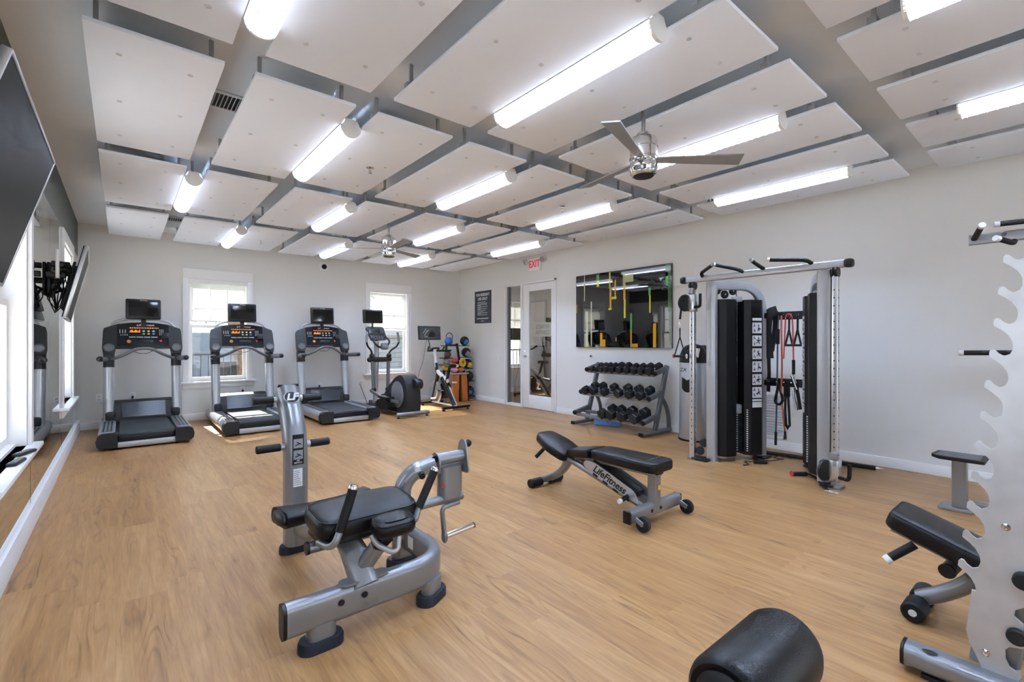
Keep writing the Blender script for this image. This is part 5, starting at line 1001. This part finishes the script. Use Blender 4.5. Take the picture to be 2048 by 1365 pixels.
for x in (2.76, 3.32):
    w_ = MB().lathe([(0.035, -0.018), (0.052, -0.014), (0.052, 0.014), (0.035, 0.018)], (x, 1.92, 0.052), (1, 0, 0), 24).build('wheel', 'rubber_black', t); MB().cyl((x - 0.022, 1.92, 0.052), (x + 0.022, 1.92, 0.052), 0.012, 10).build('hub', 'cap_grey', w_); MB().box((x - 0.028, 1.945, 0.075), (0.01, 0.09, 0.035), rotx(0.4), 0.004).build('wheel_bracket', 'silver', t)
MB().beam([(bx, 1.99, 0.12), (bx, 1.985, 0.375)], 0.07, 0.08, 0.015, up=(0, 1, 0)).build('post', 'silver', t); MB().box((bx, 1.985, 0.365), (0.085, 0.1, 0.03), None, 0.006).build('post_collar', 'plastic_black', t)
MB().b2((bx - 0.02, 1.942, 0.24), (bx + 0.012, 1.9435, 0.275)).build('warning_label', 'yellow', t)
MB().beam([(bx, 2.90, 0.345), (bx, 2.45, 0.345), (bx, 1.95, 0.35)], 0.09, 0.03, 0.008).build('pad_rail', 'silver', t)
MB().tube([(bx - 0.05, 2.82, 0.32), (bx - 0.05, 2.03, 0.10)], 0.026, 14).build('spine_tube', 'silver', t); MB().tube([(bx + 0.05, 2.82, 0.32), (bx + 0.05, 2.03, 0.10)], 0.026, 14).build('spine_tube', 'silver', t)
pl = rout([(2.05, 0.115), (2.10, 0.205), (2.48, 0.345), (2.58, 0.345), (2.60, 0.30), (2.52, 0.25)], 0.03)
MB().prism(pl, (bx - 0.085, 0, 0), (0, 1, 0), UP, 0.006).build('ladder_plate', 'silver_light', t); MB().prism(pl, (bx + 0.08, 0, 0), (0, 1, 0), UP, 0.006).build('ladder_plate', 'silver_light', t)
MB().beam([(bx, 2.52, 0.335), (bx, 2.12, 0.165)], 0.11, 0.05, 0.01).build('ladder_core', 'plastic_dark', t)
dv = Vector((0, -0.936, -0.352)); text('LifeFitness', 0.082, (bx - 0.0855, 2.335, 0.243), dv, Vector((0, -0.352, 0.936)), 'brand_lettering', 'black_print', t, shear=0.3, bold=0.002, sx=0.95)
mb = MB()
for k in range(4): c = Vector((bx - 0.0856, 2.47 - 0.1 * k, 0.245 - 0.037 * k)); mb.box(c, (0.003, 0.05, 0.018), rotx(0.36))
mb.build('adjust_slots', 'plastic_dark', t)
k_ = MB().cyl((bx - 0.08, 2.16, 0.155), (bx - 0.19, 2.14, 0.15), 0.016, 12).build('adjust_handle', 'foam_grip', t); MB().cyl((bx - 0.19, 2.14, 0.15), (bx - 0.215, 2.136, 0.149), 0.017, 12).build('handle_tip', 'paper', k_)
MB().beam([(bx, 2.80, 0.34), (bx, 2.87, 0.22), (bx, 2.98, 0.12), (bx, 3.14, 0.05)], 0.07, 0.06, 0.02, 0.08, up=(0, 1, 0.5)).build('front_leg', 'silver', t); MB().prism([(2.72, 0.345), (2.86, 0.345), (2.92, 0.2), (2.86, 0.22)], (bx - 0.02, 0, 0), (0, 1, 0), UP, 0.04).build('leg_gusset', 'silver', t)
for a, b in ((2.80, 2.945), (3.035, 3.20)): f_ = MB().cyl((a, 3.14, 0.04), (b, 3.14, 0.04), 0.038, 18, 0.008).build('foot_roller', 'foam_grip', t)
MB().cyl((2.94, 3.14, 0.04), (3.04, 3.14, 0.04), 0.022, 12).build('roller_axle', 'silver', t)
MB().cyl((2.90, 3.05, 0.36), (2.84, 3.10, 0.28), 0.017, 12).build('seat_handle', 'foam_grip', t)

# ================================================================== ABDOMINAL BENCH MACHINE
t = thing('abdominal_bench', 'silver tubular abdominal bench with black pads and foot pegs, foreground', 'exercise machine', (0.95, 2.5, 0))
MB().beam([(0.515, 2.09, 0.16), (1.30, 2.10, 0.16), (1.30, 2.56, 0.16)], 0.075, 0.145, 0.032, 0.24, n=4, fn=8).build('base_beam', 'silver', t)
MB().sweep([(0.513, 2.09, 0.16), (0.50, 2.09, 0.16)], rrect(0.077, 0.147, 0.033, 4)).build('beam_cap', 'plastic_black', t)
for x in (0.735, 0.84): MB().lathe([(0.014, 0), (0.012, 0.004)], (x, 2.052, 0.175), (0, -1, 0), 16).build('bolt_cap', 'plastic_black', t)
def foot(x, y, a, top):
    R = rotz(a); sec = [Vector((p[0], p[1], 0)) for p in rrect(0.19, 0.105, 0.05, 5)]
    def lay(z, k): return [Vector((x, y, z)) + R @ (q * k) for q in sec]
    loft(MB(), [lay(0, 1.0), lay(0.035, 0.99), lay(0.045, 0.94)]).build('rubber_foot', 'rubber_navy', t)
    sec2 = [Vector((p[0], p[1], 0)) for p in rrect(0.125, 0.07, 0.034, 5)]
    loft(MB(), [[Vector((x, y, z)) + R @ q for q in sec2] for z in (0.045, top)]).build('foot_stub', 'silver', t)
foot(0.66, 2.09, 0.0, 0.11); foot(1.215, 2.115, 0.5, 0.11); foot(1.275, 2.56, 0.0, 0.34); foot(0.838, 3.15, 0.0, 0.12)
MB().beam([(0.838, 3.15, 0.05), (0.838, 3.15, 0.72), (0.838, 3.36, 0.985)], 0.135, 0.15, 0.055, 0.22, up=(0, 1, 0), n=5, fn=8).build('foot_column', 'silver', t)
cdir = Vector((0, 0.21, 0.265)).normalized(); cn = Vector((0, -cdir.z, cdir.y)); ct = Vector((0.838, 3.36, 0.985))
MB().box(ct + cdir * 0.004, (0.125, 0.14, 0.01), Matrix((Vector((1, 0, 0)), -cn, cdir)).transposed(), 0.004).build('column_cap', 'plastic_black', t)
lo = ct - cdir * 0.10 + cn * 0.0765
mb = MB(); ring_ = [lo + Vector((1, 0, 0)) * 0.045 * math.cos(a) + cdir * 0.042 * math.sin(a) for a in [2 * math.pi * k / 24 for k in range(24)]]
lr = MB().sweep(ring_, circ(0.004, 6), closed=True, up=cn).build('logo_ring', 'silver_light', t); n_ = len(ring_); MB().add([p - cn * 0.004 for p in ring_] + [p + cn * 0.002 for p in ring_], [tuple(range(n_))[::-1], tuple(range(n_, 2 * n_))] + [(i, (i + 1) % n_, n_ + (i + 1) % n_, n_ + i) for i in range(n_)]).build('logo_disc', 'plastic_black', lr); text('LF', 0.07, lo + cn * 0.003, (1, 0, 0), cdir, 'logo_lettering', 'placard', lr, shear=0.3, bold=0.0025)
for y, z, xa, xb in ((3.325, 0.935, 0.63, 1.05), (3.15, 0.66, 0.615, 1.045)):
    for s in (-1, 1):
        x0 = 0.838 + s * 0.066; x1 = xa if s < 0 else xb
        MB().cyl((0.838 + s * 0.04, y, z), (x0 + s * 0.025, y, z), 0.02, 12).build('peg_collar', 'silver_light', t); MB().cyl((x0 + s * 0.02, y, z), (x1, y, z), 0.024, 14, 0.005).build('foot_peg', 'foam_grip', t)
pc = MB().b2((0.80, 3.0725, 0.555), (0.866, 3.0745, 0.74)).build('instruction_label', 'black_print', t)
for z in (0.685, 0.615): MB().b2((0.806, 3.0715, z - 0.028), (0.86, 3.073, z + 0.028)).build('label_picture', 'grey_print', pc)
mb = MB()
for z in (0.685, 0.615): mb.box((0.838, 3.071, z), (0.03, 0.001, 0.006), roty(0.5)); mb.box((0.828, 3.071, z - 0.008), (0.025, 0.001, 0.006), roty(-0.3))
mb.build('label_figures', 'black_print', pc); text('AB\nBENCH', 0.014, (0.833, 3.0722, 0.573), (1, 0, 0), UP, 'label_lettering', 'white_print', pc)
MB().b2((0.806, 3.0725, 0.42), (0.858, 3.0745, 0.53)).build('serial_label', 'placard', t); mb = MB()
for k in range(8): mb.b2((0.81, 3.072, 0.43 + k * 0.012), (0.81 + random.uniform(0.025, 0.044), 3.0727, 0.434 + k * 0.012))
mb.build('label_print', 'grey_print', t)
MB().beam([(0.838, 3.12, 0.17), (0.84, 2.95, 0.175), (0.86, 2.62, 0.29), (0.87, 2.30, 0.38)], 0.06, 0.10, 0.028, 0.12, n=4).build('spine_beam', 'silver', t)
# rear curved pad
MB().sweep(fillet([(0.615, 2.60, 0.415), (0.74, 2.62, 0.405), (0.95, 2.63, 0.415), (1.10, 2.66, 0.445)], 0.1, 4), rrect(0.20, 0.08, 0.036, 4), scale=[1 - 0.55 * k / 11 for k in range(12)]).build('rear_pad', 'vinyl_black', t); MB().sphere((0.62, 2.60, 0.415), 0.039, 14, 8, (0.8, 2.4, 1)).build('rear_pad_end', 'vinyl_black', t)
# main and front pads
upad('seat_pad', rout([(0, 0), (0.50, 0), (0.50, 0.30), (0, 0.30)], 0.09, 6), (0.665, 2.125, 0.405), (1, 0, 0), (0, 1, 0.10), 0.10, 0.035, t)
MB().beam([(0.69, 2.27, 0.395), (1.14, 2.27, 0.395)], 0.22, 0.02, 0.005).build('pad_board', 'plastic_black', t)
MB().cyl((0.655, 2.26, 0.365), (1.14, 2.26, 0.365), 0.028, 14).build('pad_tube', 'silver', t); MB().cyl((0.645, 2.26, 0.365), (0.657, 2.26, 0.365), 0.03, 14).build('tube_cap', 'plastic_black', t)
upad('front_pad', rout([(0, 0), (0.20, 0), (0.20, 0.13), (0, 0.13)], 0.055, 6), (0.865, 1.975, 0.415), (1, 0, 0), (0, 1, 0.22), 0.075, 0.03, t)
MB().beam([(0.85, 2.07, 0.20), (0.84, 2.18, 0.32), (0.83, 2.27, 0.38)], 0.12, 0.085, 0.035, up=(0, 1, 0.6), n=4).build('seat_post', 'silver', t); MB().prism(rout([(-0.10, -0.035), (0.10, -0.035), (0.12, 0), (0.10, 0.035), (-0.10, 0.035), (-0.12, 0)], 0.02), (0.85, 2.09, 0.232), (1, 0, 0), (0, 1, 0), 0.008).build('weld_plate', 'silver', t)
MB().beam([(0.86, 2.12, 0.27), (0.905, 2.06, 0.375)], 0.075, 0.06, 0.025, up=(0, 1, 0), n=4).build('socket_tube', 'silver', t); MB().beam([(0.90, 2.065, 0.365), (0.945, 2.03, 0.42)], 0.045, 0.045, 0.008, up=(0, 1, 0)).build('socket_insert', 'plastic_black', t)
MB().tube([(0.875, 2.06, 0.43), (0.885, 2.03, 0.395), (0.945, 2.0, 0.355), (0.975, 2.0, 0.36), (0.99, 2.02, 0.43)], 0.013, 10, 0.03).build('pad_bracket', 'silver_light', t)
for nm, pts in (('l', [(0.69, 2.22, 0.395), (0.70, 2.12, 0.405), (0.715, 2.08, 0.425), (0.742, 2.09, 0.475)]), ('r', [(1.10, 2.24, 0.395), (1.11, 2.15, 0.40), (1.125, 2.12, 0.42), (1.158, 2.14, 0.475)])):
    MB().tube(pts, 0.016, 12, 0.03).build('handle_tube', 'silver', t); a = Vector(pts[-1]); b = Vector((0.803, 2.10, 0.645) if nm == 'l' else (1.252, 2.15, 0.638)); d = (b - a).normalized()
    g = MB().cyl(a - d * 0.005, b, 0.021, 14).build('hand_grip', 'foam_grip', t); MB().lathe([(0.022, 0), (0.023, 0.012), (0.018, 0.02)], b, d, 14).build('grip_cap', 'chrome', g)
# right arm assembly
MB().beam([(1.285, 2.56, 0.16), (1.275, 2.56, 0.46), (1.33, 2.54, 0.535), (1.455, 2.48, 0.585)], 0.085, 0.11, 0.038, 0.12, up=(0, 1, 0), n=4, fn=8).build('arm_post', 'silver', t)
c = Vector((1.36, 2.52, 0.545)); MB().lathe([(0.05, -0.02), (0.055, 0), (0.05, 0.02)], c, (0.85, -0.35, 0.35), 18).build('arm_collar', 'silver_light', t); MB().cyl(c + Vector((-0.01, -0.05, -0.01)), c + Vector((-0.02, -0.085, -0.015)), 0.018, 12).build('pivot_bolt', 'plastic_black', t)
MB().cyl((1.455, 2.47, 0.60), (1.635, 2.47, 0.603), 0.038, 18).build('pivot_tube', 'silver', t)
MB().prism(rout([(-0.05, -0.07), (0.05, -0.07), (0.05, 0.03), (0.0, 0.065), (-0.05, 0.03)], 0.03), (1.445, 2.47, 0.59), (0, 1, 0), UP, 0.01).build('pivot_plate', 'silver', t); MB().cyl((1.43, 2.45, 0.61), (1.447, 2.46, 0.61), 0.02, 14).build('pivot_bolt', 'plastic_black', t)
MB().prism(rout([(-0.07, -0.09), (0.07, -0.09), (0.035, 0.10), (-0.02, 0.12), (-0.045, 0.08)], 0.03), (1.637, 2.47, 0.59), (0, 1, 0), UP, 0.01).build('stop_plate', 'silver', t); MB().cyl((1.648, 2.49, 0.665), (1.69, 2.49, 0.665), 0.012, 10).build('knob_stem', 'chrome', t); MB().sphere((1.695, 2.49, 0.665), 0.024, 12, 8).build('knob', 'plastic_black', t)
MB().sweep([(1.545, 2.47, 0.36), (1.545, 2.47, 0.555)], rrect(0.16, 0.095, 0.045, 5), up=(0, 1, 0)).build('weight_sleeve', 'silver', t); MB().prism([(-0.014, -0.012), (0.014, -0.012), (0, 0.016)], (1.482, 2.432, 0.45), (1, 0, 0), UP, 0.002).build('warning_label', 'red_print', t)
MB().cyl((1.10, 2.44, 0.365), (1.63, 2.47, 0.355), 0.029, 14).build('lever_tube', 'silver', t); MB().cyl((1.63, 2.47, 0.355), (1.637, 2.47, 0.355), 0.026, 14).build('lever_cap', 'chrome', t)
MB().tube([(1.60, 2.45, 0.322), (1.49, 2.44, 0.318), (1.475, 2.44, 0.30), (1.49, 2.44, 0.15)], 0.015, 10, 0.03).build('drop_bar', 'silver', t); MB().sphere((1.492, 2.44, 0.14), 0.03, 12, 8, (0.6, 1, 1.3)).build('drop_joint', 'silver', t); MB().cyl((1.50, 2.44, 0.14), (1.70, 2.44, 0.155), 0.017, 12).build('drop_peg', 'chrome', t); MB().cyl((1.70, 2.44, 0.155), (1.707, 2.44, 0.1555), 0.018, 12).build('peg_cap', 'plastic_black', t)
MB().b2((1.26, 2.40, 0.135), (1.2615, 2.46, 0.20)).build('side_label', 'placard', t)

# ================================================================== HALF RACK WITH TOOTHED PLATE (right edge)
t = thing('squat_rack', 'bare steel toothed bar-catch upright with silver foot at right edge', 'squat rack', (2.44, 0.2, 0))
out = [(-0.16, 1.75), (0.02, 1.75), (0.10, 1.70), (0.118, 1.64)]
for k in range(12):
    ty_, tz_ = 0.170 + 0.0119 * k, 1.628 - 0.1142 * k
    if k < 11: out += [(ty_ - 0.048, tz_ - 0.004), (ty_ - 0.043, tz_ - 0.016), (ty_ - 0.028, tz_ - 0.0235), (ty_ - 0.014, tz_ - 0.014), (ty_ - 0.005, tz_ - 0.001), (ty_ + 0.003, tz_), (ty_ + 0.009, tz_ - 0.007), (ty_ + 0.011, tz_ - 0.027), (ty_ - 0.008, tz_ - 0.042), (ty_ - 0.025, tz_ - 0.06), (ty_ - 0.036, tz_ - 0.082), (ty_ - 0.039, tz_ - 0.104)]
out += [(0.262, 0.38), (0.270, 0.30), (0.277, 0.226), (0.268, 0.18), (0.253, 0.15), (0.235, 0.105), (0.21, 0.088), (0.15, 0.085), (0.135, 0.12), (0.137, 0.143), (0.150, 0.135), (0.165, 0.142), (0.174, 0.165), (0.175, 0.20), (0.165, 0.215), (0.13, 0.225), (0.13, 0.31), (0.153, 0.33), (0.150, 0.355), (0.129, 0.372), (0.06, 0.42), (-0.02, 0.55), (-0.08, 0.8), (-0.14, 1.3)]
MB().prism(out, (2.455, 0, 0), (0, 1, 0), UP, 0.012).build('toothed_plate', 'steel_plate', t, smooth=0)
for y, z in ((0.173, 0.645), (0.225, 0.165)): MB().lathe([(0.013, 0), (0.013, 0.004), (0.007, 0.006), (0.006, 0.003)], (2.455, y, z), (-1, 0, 0), 16).build('plate_bolt', 'chrome', t)
MB().beam([(2.53, 0.19, 0.08), (2.53, 0.0, 1.75)], 0.07, 0.09, 0.012, up=(0, 1, 0)).build('upright', 'silver', t); MB().beam([(2.515, 0.245, 0.10), (2.515, 0.225, 0.26)], 0.05, 0.06, 0.008, up=(0, 1, 0)).build('front_brace', 'silver', t)
MB().beam([(2.44, 0.45, 0.062), (2.44, -0.9, 0.062)], 0.10, 0.085, 0.03, n=4).build('foot_beam', 'silver', t); MB().sweep([(2.44, 0.452, 0.062), (2.44, 0.462, 0.062)], rrect(0.102, 0.087, 0.03, 4)).build('beam_cap', 'plastic_black', t); MB().sphere((2.42, 0.375, 0.105), 0.022, 16, 6, (0.7, 1.1, 0.12)).build('plug_cap', 'plastic_black', t); MB().b2((2.40, -0.88, 0), (2.48, 0.40, 0.018), 0.004).build('rubber_strip', 'rubber_black', t)
MB().cyl((2.43, 0.145, 0.265), (2.56, 0.145, 0.265), 0.028, 16, 0.005).build('peg_roller', 'rubber_black', t); MB().cyl((2.425, 0.128, 0.47), (2.56, 0.128, 0.47), 0.03, 16, 0.005).build('peg_roller', 'rubber_black', t)
# flat bench behind the toothed plate
t = thing('decline_bench', 'black padded bench with tilted pad partly hidden behind the toothed steel plate', 'weight bench', (2.98, 0.1, 0))
upad('bench_pad', rout([(-0.14, 0), (0.14, 0), (0.14, -0.90), (-0.14, -0.90)], 0.05), (2.98, 0.615, 0.425), (1, 0, 0), (0, 0.945, 0.33), 0.08, 0.024, t) if False else upad('bench_pad', rout([(-0.14, 0), (0.14, 0), (0.15, 0.5), (0.14, 0.92), (-0.14, 0.92), (-0.15, 0.5)], 0.05), (2.98, -0.25, 0.115), (1, 0, 0), (0, 0.945, 0.33), 0.085, 0.024, t)
MB().beam([(2.98, -0.2, 0.105), (2.98, 0.60, 0.385)], 0.10, 0.02, 0.006).build('pad_board', 'silver', t)
h_ = MB().cyl((2.88, 0.50, 0.355), (2.84, 0.585, 0.275), 0.019, 12).build('pad_handle', 'foam_grip', t); MB().cyl((2.84, 0.585, 0.275), (2.83, 0.60, 0.259), 0.02, 12).build('handle_tip', 'paper', h_)
MB().tube([(2.98, 0.27, 0.29), (2.98, 0.33, 0.20), (2.98, 0.42, 0.12), (2.98, 0.50, 0.07)], 0.036, 14, 0.08).build('front_leg', 'silver', t); MB().cyl((2.88, 0.385, 0.275), (2.98, 0.37, 0.285), 0.03, 14).build('pivot_tube', 'silver', t); MB().cyl((2.868, 0.387, 0.274), (2.88, 0.385, 0.275), 0.032, 14).build('pivot_cap', 'plastic_black', t)
for a, b in ((2.83, 2.945), (3.015, 3.13)): MB().cyl((a, 0.50, 0.05), (b, 0.50, 0.05), 0.047, 20, 0.008).build('foot_roller', 'foam_grip', t)
MB().cyl((2.94, 0.50, 0.05), (3.02, 0.50, 0.05), 0.025, 12).build('roller_axle', 'silver', t); MB().lathe([(0.016, 0), (0.016, 0.002)], (2.829, 0.50, 0.05), (-1, 0, 0), 14).build('roller_badge', 'cap_grey', t)
MB().beam([(2.98, -0.25, 0.12), (2.98, -0.5, 0.05)], 0.08, 0.06, 0.015).b2((2.75, -0.56, 0), (3.21, -0.48, 0.06), 0.012).build('rear_leg', 'silver', t)

# ================================================================== ASSISTED DIP / CHIN MACHINE (behind, right edge)
t = thing('dip_chin_machine', 'silver assisted dip and chin machine with pull-up grips and step at right edge', 'exercise machine', (5.1, 0.2, 0))
MB().beam([(5.0, 0.548, 2.085), (5.0, -0.75, 2.085)], 0.05, 0.075, 0.006).build('top_beam', 'silver', t); MB().lathe([(0.014, 0), (0.014, 0.006)], (4.975, 0.36, 2.10), (-1, 0, 0), 14).build('beam_bolt', 'chrome', t)
def dgrip(pts):
    g = MB().tube(pts, 0.019, 12, 0.04).build('pull_up_grip', 'foam_grip', t); e = Vector(pts[-1]); d = (e - Vector(pts[-2])).normalized(); MB().cyl(e, e + d * 0.03, 0.021, 12).build('grip_cap', 'cap_grey', g)
dgrip([(4.985, 0.518, 2.09), (4.80, 0.462, 2.145)]); dgrip([(4.98, 0.05, 2.14), (4.94, 0.15, 2.165), (4.90, 0.375, 2.165)]); dgrip([(4.98, 0.31, 2.04), (4.93, 0.31, 2.02), (4.82, 0.375, 2.045)]); dgrip([(5.02, -0.1, 1.23), (5.0, 0.30, 1.23), (5.0, 0.575, 1.225)])
MB().beam([(5.0, -0.75, 0.05), (5.0, -0.75, 2.1)], 0.10, 0.12, 0.02, up=(1, 0, 0)).build('main_upright', 'silver', t); MB().beam([(5.02, -0.72, 1.15), (5.02, -0.1, 1.23)], 0.05, 0.07, 0.015).build('dip_arm', 'silver', t); MB().b2((4.75, -0.82, 0), (5.3, -0.68, 0.05), 0.01).build('rear_foot', 'rubber_black', t)
MB().prism(rout([(-0.13, -0.15), (0.15, -0.15), (0.15, 0.14), (-0.05, 0.16), (-0.13, 0.10)], 0.02), (4.99, 0.60, 0.405), (1, 0, 0), (0, 1, 0), 0.022).build('step_plate', 'plastic_black', t)
for k in range(6): MB().box((4.90 + k * 0.038, 0.60, 0.430), (0.018, 0.25, 0.006), None, 0.002).build('step_tread', 'plastic_grey', t)
MB().beam([(5.0, 0.60, 0.03), (5.0, 0.60, 0.408)], 0.085, 0.07, 0.006, up=(1, 0, 0)).build('step_post', 'silver', t); MB().b2((4.93, 0.52, 0.0), (5.11, 0.72, 0.028), 0.008).build('step_base', 'silver', t); MB().beam([(5.06, 0.56, 0.055), (5.06, -0.7, 0.055)], 0.10, 0.05, 0.01).build('floor_beam', 'silver', t)

# ================================================================== ROLLER PAD MACHINE (bottom edge)
t = thing('leg_roller_stand', 'black cylindrical foam roller pad with end disc at the bottom edge', 'exercise machine', (0.62, 0.0, 0))
def roller(x0, x1):
    r_ = MB().lathe([(0.042, 0.004), (0.055, 0.0), (0.061, 0.006), (0.064, 0.016), (0.064, (x1 - x0) - 0.03), (0.059, (x1 - x0) - 0.012), (0.045, (x1 - x0) - 0.002), (0.02, x1 - x0)], (x0, 0.33, 0.785), (1, 0, 0), 40).build('foam_roller', 'vinyl_black', t); MB().lathe([(0.046, 0), (0.046, 0.004), (0.039, 0.008), (0.014, 0.01)], (x0 + 0.003, 0.33, 0.785), (-1, 0, 0), 32).build('end_disc', 'plastic_dark', r_); MB().lathe([(0.012, 0), (0.012, 0.014)], (x0, 0.33, 0.785), (-1, 0, 0), 16).build('hub', 'cap_grey', r_)
roller(0.675, 0.905); roller(0.335, 0.565)
MB().cyl((0.33, 0.33, 0.785), (0.90, 0.33, 0.785), 0.012, 12).build('roller_axle', 'chrome', t); MB().beam([(0.62, 0.33, 0.785), (0.62, 0.30, 0.4), (0.62, 0.28, 0.06)], 0.05, 0.05, 0.01, up=(0, 1, 0)).build('post', 'silver', t); MB().beam([(0.62, 0.45, 0.045), (0.62, -0.9, 0.045)], 0.08, 0.07, 0.015).build('floor_beam', 'silver', t); MB().b2((0.35, -0.95, 0), (0.89, -0.87, 0.07), 0.01).build('rear_foot', 'silver', t)

# ================================================================== OUTSIDE
struct(MB().b2((-40, -30, -0.4), (50, 60, -0.25)).build('ground', 'asphalt', smooth=0))
def leaves(mb, c, r, n, sz, rnd, sq=(1, 1, 1)):
    for k in range(n):
        while True:
            p = Vector((rnd.uniform(-1, 1), rnd.uniform(-1, 1), rnd.uniform(-1, 1)))
            if p.length < 1: break
        p = Vector((p.x * sq[0], p.y * sq[1], p.z * sq[2])) * r + Vector(c)
        u = Vector((rnd.uniform(-1, 1), rnd.uniform(-1, 1), rnd.uniform(-1, 1))).normalized(); v = u.orthogonal().normalized(); a = sz * rnd.uniform(0.6, 1.3)
        mb.add([p, p + u * a + v * a * 0.35, p + u * 2 * a, p + u * a - v * a * 0.35], [(0, 1, 2, 3)])
def tree(x, y, h, lean, crown, m, label, seed):
    rnd = random.Random(seed); t = thing('tree', label, 'tree', (x, y, -0.25), 'trees outside the windows')
    top = Vector((x + lean, y, h)); tr = MB().tube([(x, y, -0.25), (x + lean * 0.35, y, h * 0.4), top], 0.16, 10, 0.5, scale=None)
    for k in range(5): a = rnd.uniform(0, 6.28); tr.tube([top - Vector((0, 0, rnd.uniform(0, 0.8))), top + Vector((math.cos(a) * crown * 0.6, math.sin(a) * crown * 0.6, crown * rnd.uniform(0.2, 0.7)))], 0.06, 6)
    tr.build('trunk', 'bark', t); mb = MB()
    for k in range(9): leaves(mb, top + Vector((rnd.uniform(-1, 1) * crown * 0.7, rnd.uniform(-1, 1) * crown * 0.6, rnd.uniform(-0.1, 0.9) * crown)), crown * 0.5, 420, 0.07, rnd)
    o = mb.build('crown', m, t, smooth=0); o['kind'] = 'stuff'
tree(2.68, 15.0, 2.7, -0.45, 1.5, 'leaf', 'leaning tree outside the back left window', 1)
tree(1.0, 14.3, 2.35, 0.15, 1.15, 'leaf', 'small low-branched tree by the fence outside the back left window', 8)
tree(0.2, 18.5, 2.6, 0.2, 2.3, 'leaf', 'broad green tree beyond the fence outside the back left window', 2)
tree(7.2, 21.0, 3.2, 0.3, 1.6, 'leaf_pale', 'pale tree farther off behind the grey shed', 3)
def bush(x, y, r, m, label, seed):
    rnd = random.Random(seed); t = thing('bush', label, 'bush', (x, y, -0.25), 'bushes outside the windows'); mb = MB(); leaves(mb, (x, y, r * 0.75 - 0.25), r, 1600, 0.05, rnd, (1.2, 1, 0.9)); o = mb.build('foliage', m, t, smooth=0); o['kind'] = 'stuff'
    s = MB()
    for k in range(6): s.tube([(x, y, -0.25), (x + rnd.uniform(-r, r) * 0.6, y + rnd.uniform(-r, r) * 0.6, r * 0.9)], 0.015, 6)
    s.build('stems', 'bark', t)
bush(6.1, 11.5, 0.55, 'leaf_pale', 'pale green bush low outside the far window', 4); bush(4.9, 12.2, 0.42, 'leaf', 'small green bush outside the far window, left one', 5); bush(7.5, 12.2, 0.5, 'leaf', 'small green bush outside the far window, right one', 6)
t = thing('pool_fence', 'dark railing fence outside the back left window', 'fence', (1.5, 13.0, -0.25))
for z in (0.05, 1.0): MB().b2((-1.2, 12.98, z - 0.02), (4.2, 13.02, z + 0.02)).build('rail', 'plastic_dark', t)
for k in range(36): MB().b2((-1.2 + k * 0.152, 12.99, -0.25), (-1.19 + k * 0.152 + 0.008, 13.01, 1.02)).build('picket', 'plastic_dark', t)
struct(MB().b2((-3, 19.0, -0.25), (4.6, 19.2, 1.6)).build('wall_garden', 'fence_grey', smooth=0))
t = thing('grey_shed', 'blue-grey clapboard shed outside the far window', 'shed', (7.6, 14.0, -0.25))
for k in range(12): MB().b2((5.4, 13.94 - 0.012, -0.25 + k * 0.15), (10.4, 14.0, -0.11 + k * 0.15)).build('board', 'fence_grey', t)
MB().prism([(13.8, 1.5), (15.4, 2.3), (17.0, 1.5), (17.0, 1.42), (15.4, 2.2), (13.8, 1.42)], (5.2, 0, 0), (0, 1, 0), UP, 5.4).build('roof', 'rack_grey', t); MB().b2((5.4, 14.0, -0.25), (10.4, 16.8, 1.5)).build('walls', 'fence_grey', t)
MB().b2((1.3, 15.4, -0.249), (3.4, 17.6, -0.235)).build('pool_water', 'pool_blue', smooth=0); tag(COL.objects[-1], 'strip of blue pool water outside the back left window', 'pool')
t = thing('pool_chair', 'dark patio chair outside the back left window by the trunk', 'chair', (2.0, 13.6, -0.25))
MB().box((2.0, 13.6, 0.2), (0.55, 0.55, 0.06), None, 0.02).build('seat', 'plastic_black', t); MB().box((2.0, 13.85, 0.5), (0.55, 0.05, 0.6), rotx(-0.2), 0.02).build('backrest', 'plastic_black', t)
for sx in (-0.24, 0.24):
    for sy in (-0.24, 0.24): MB().tube([(2.0 + sx, 13.6 + sy, -0.25), (2.0 + sx, 13.6 + sy, 0.2)], 0.02, 8).build('leg', 'plastic_black', t)
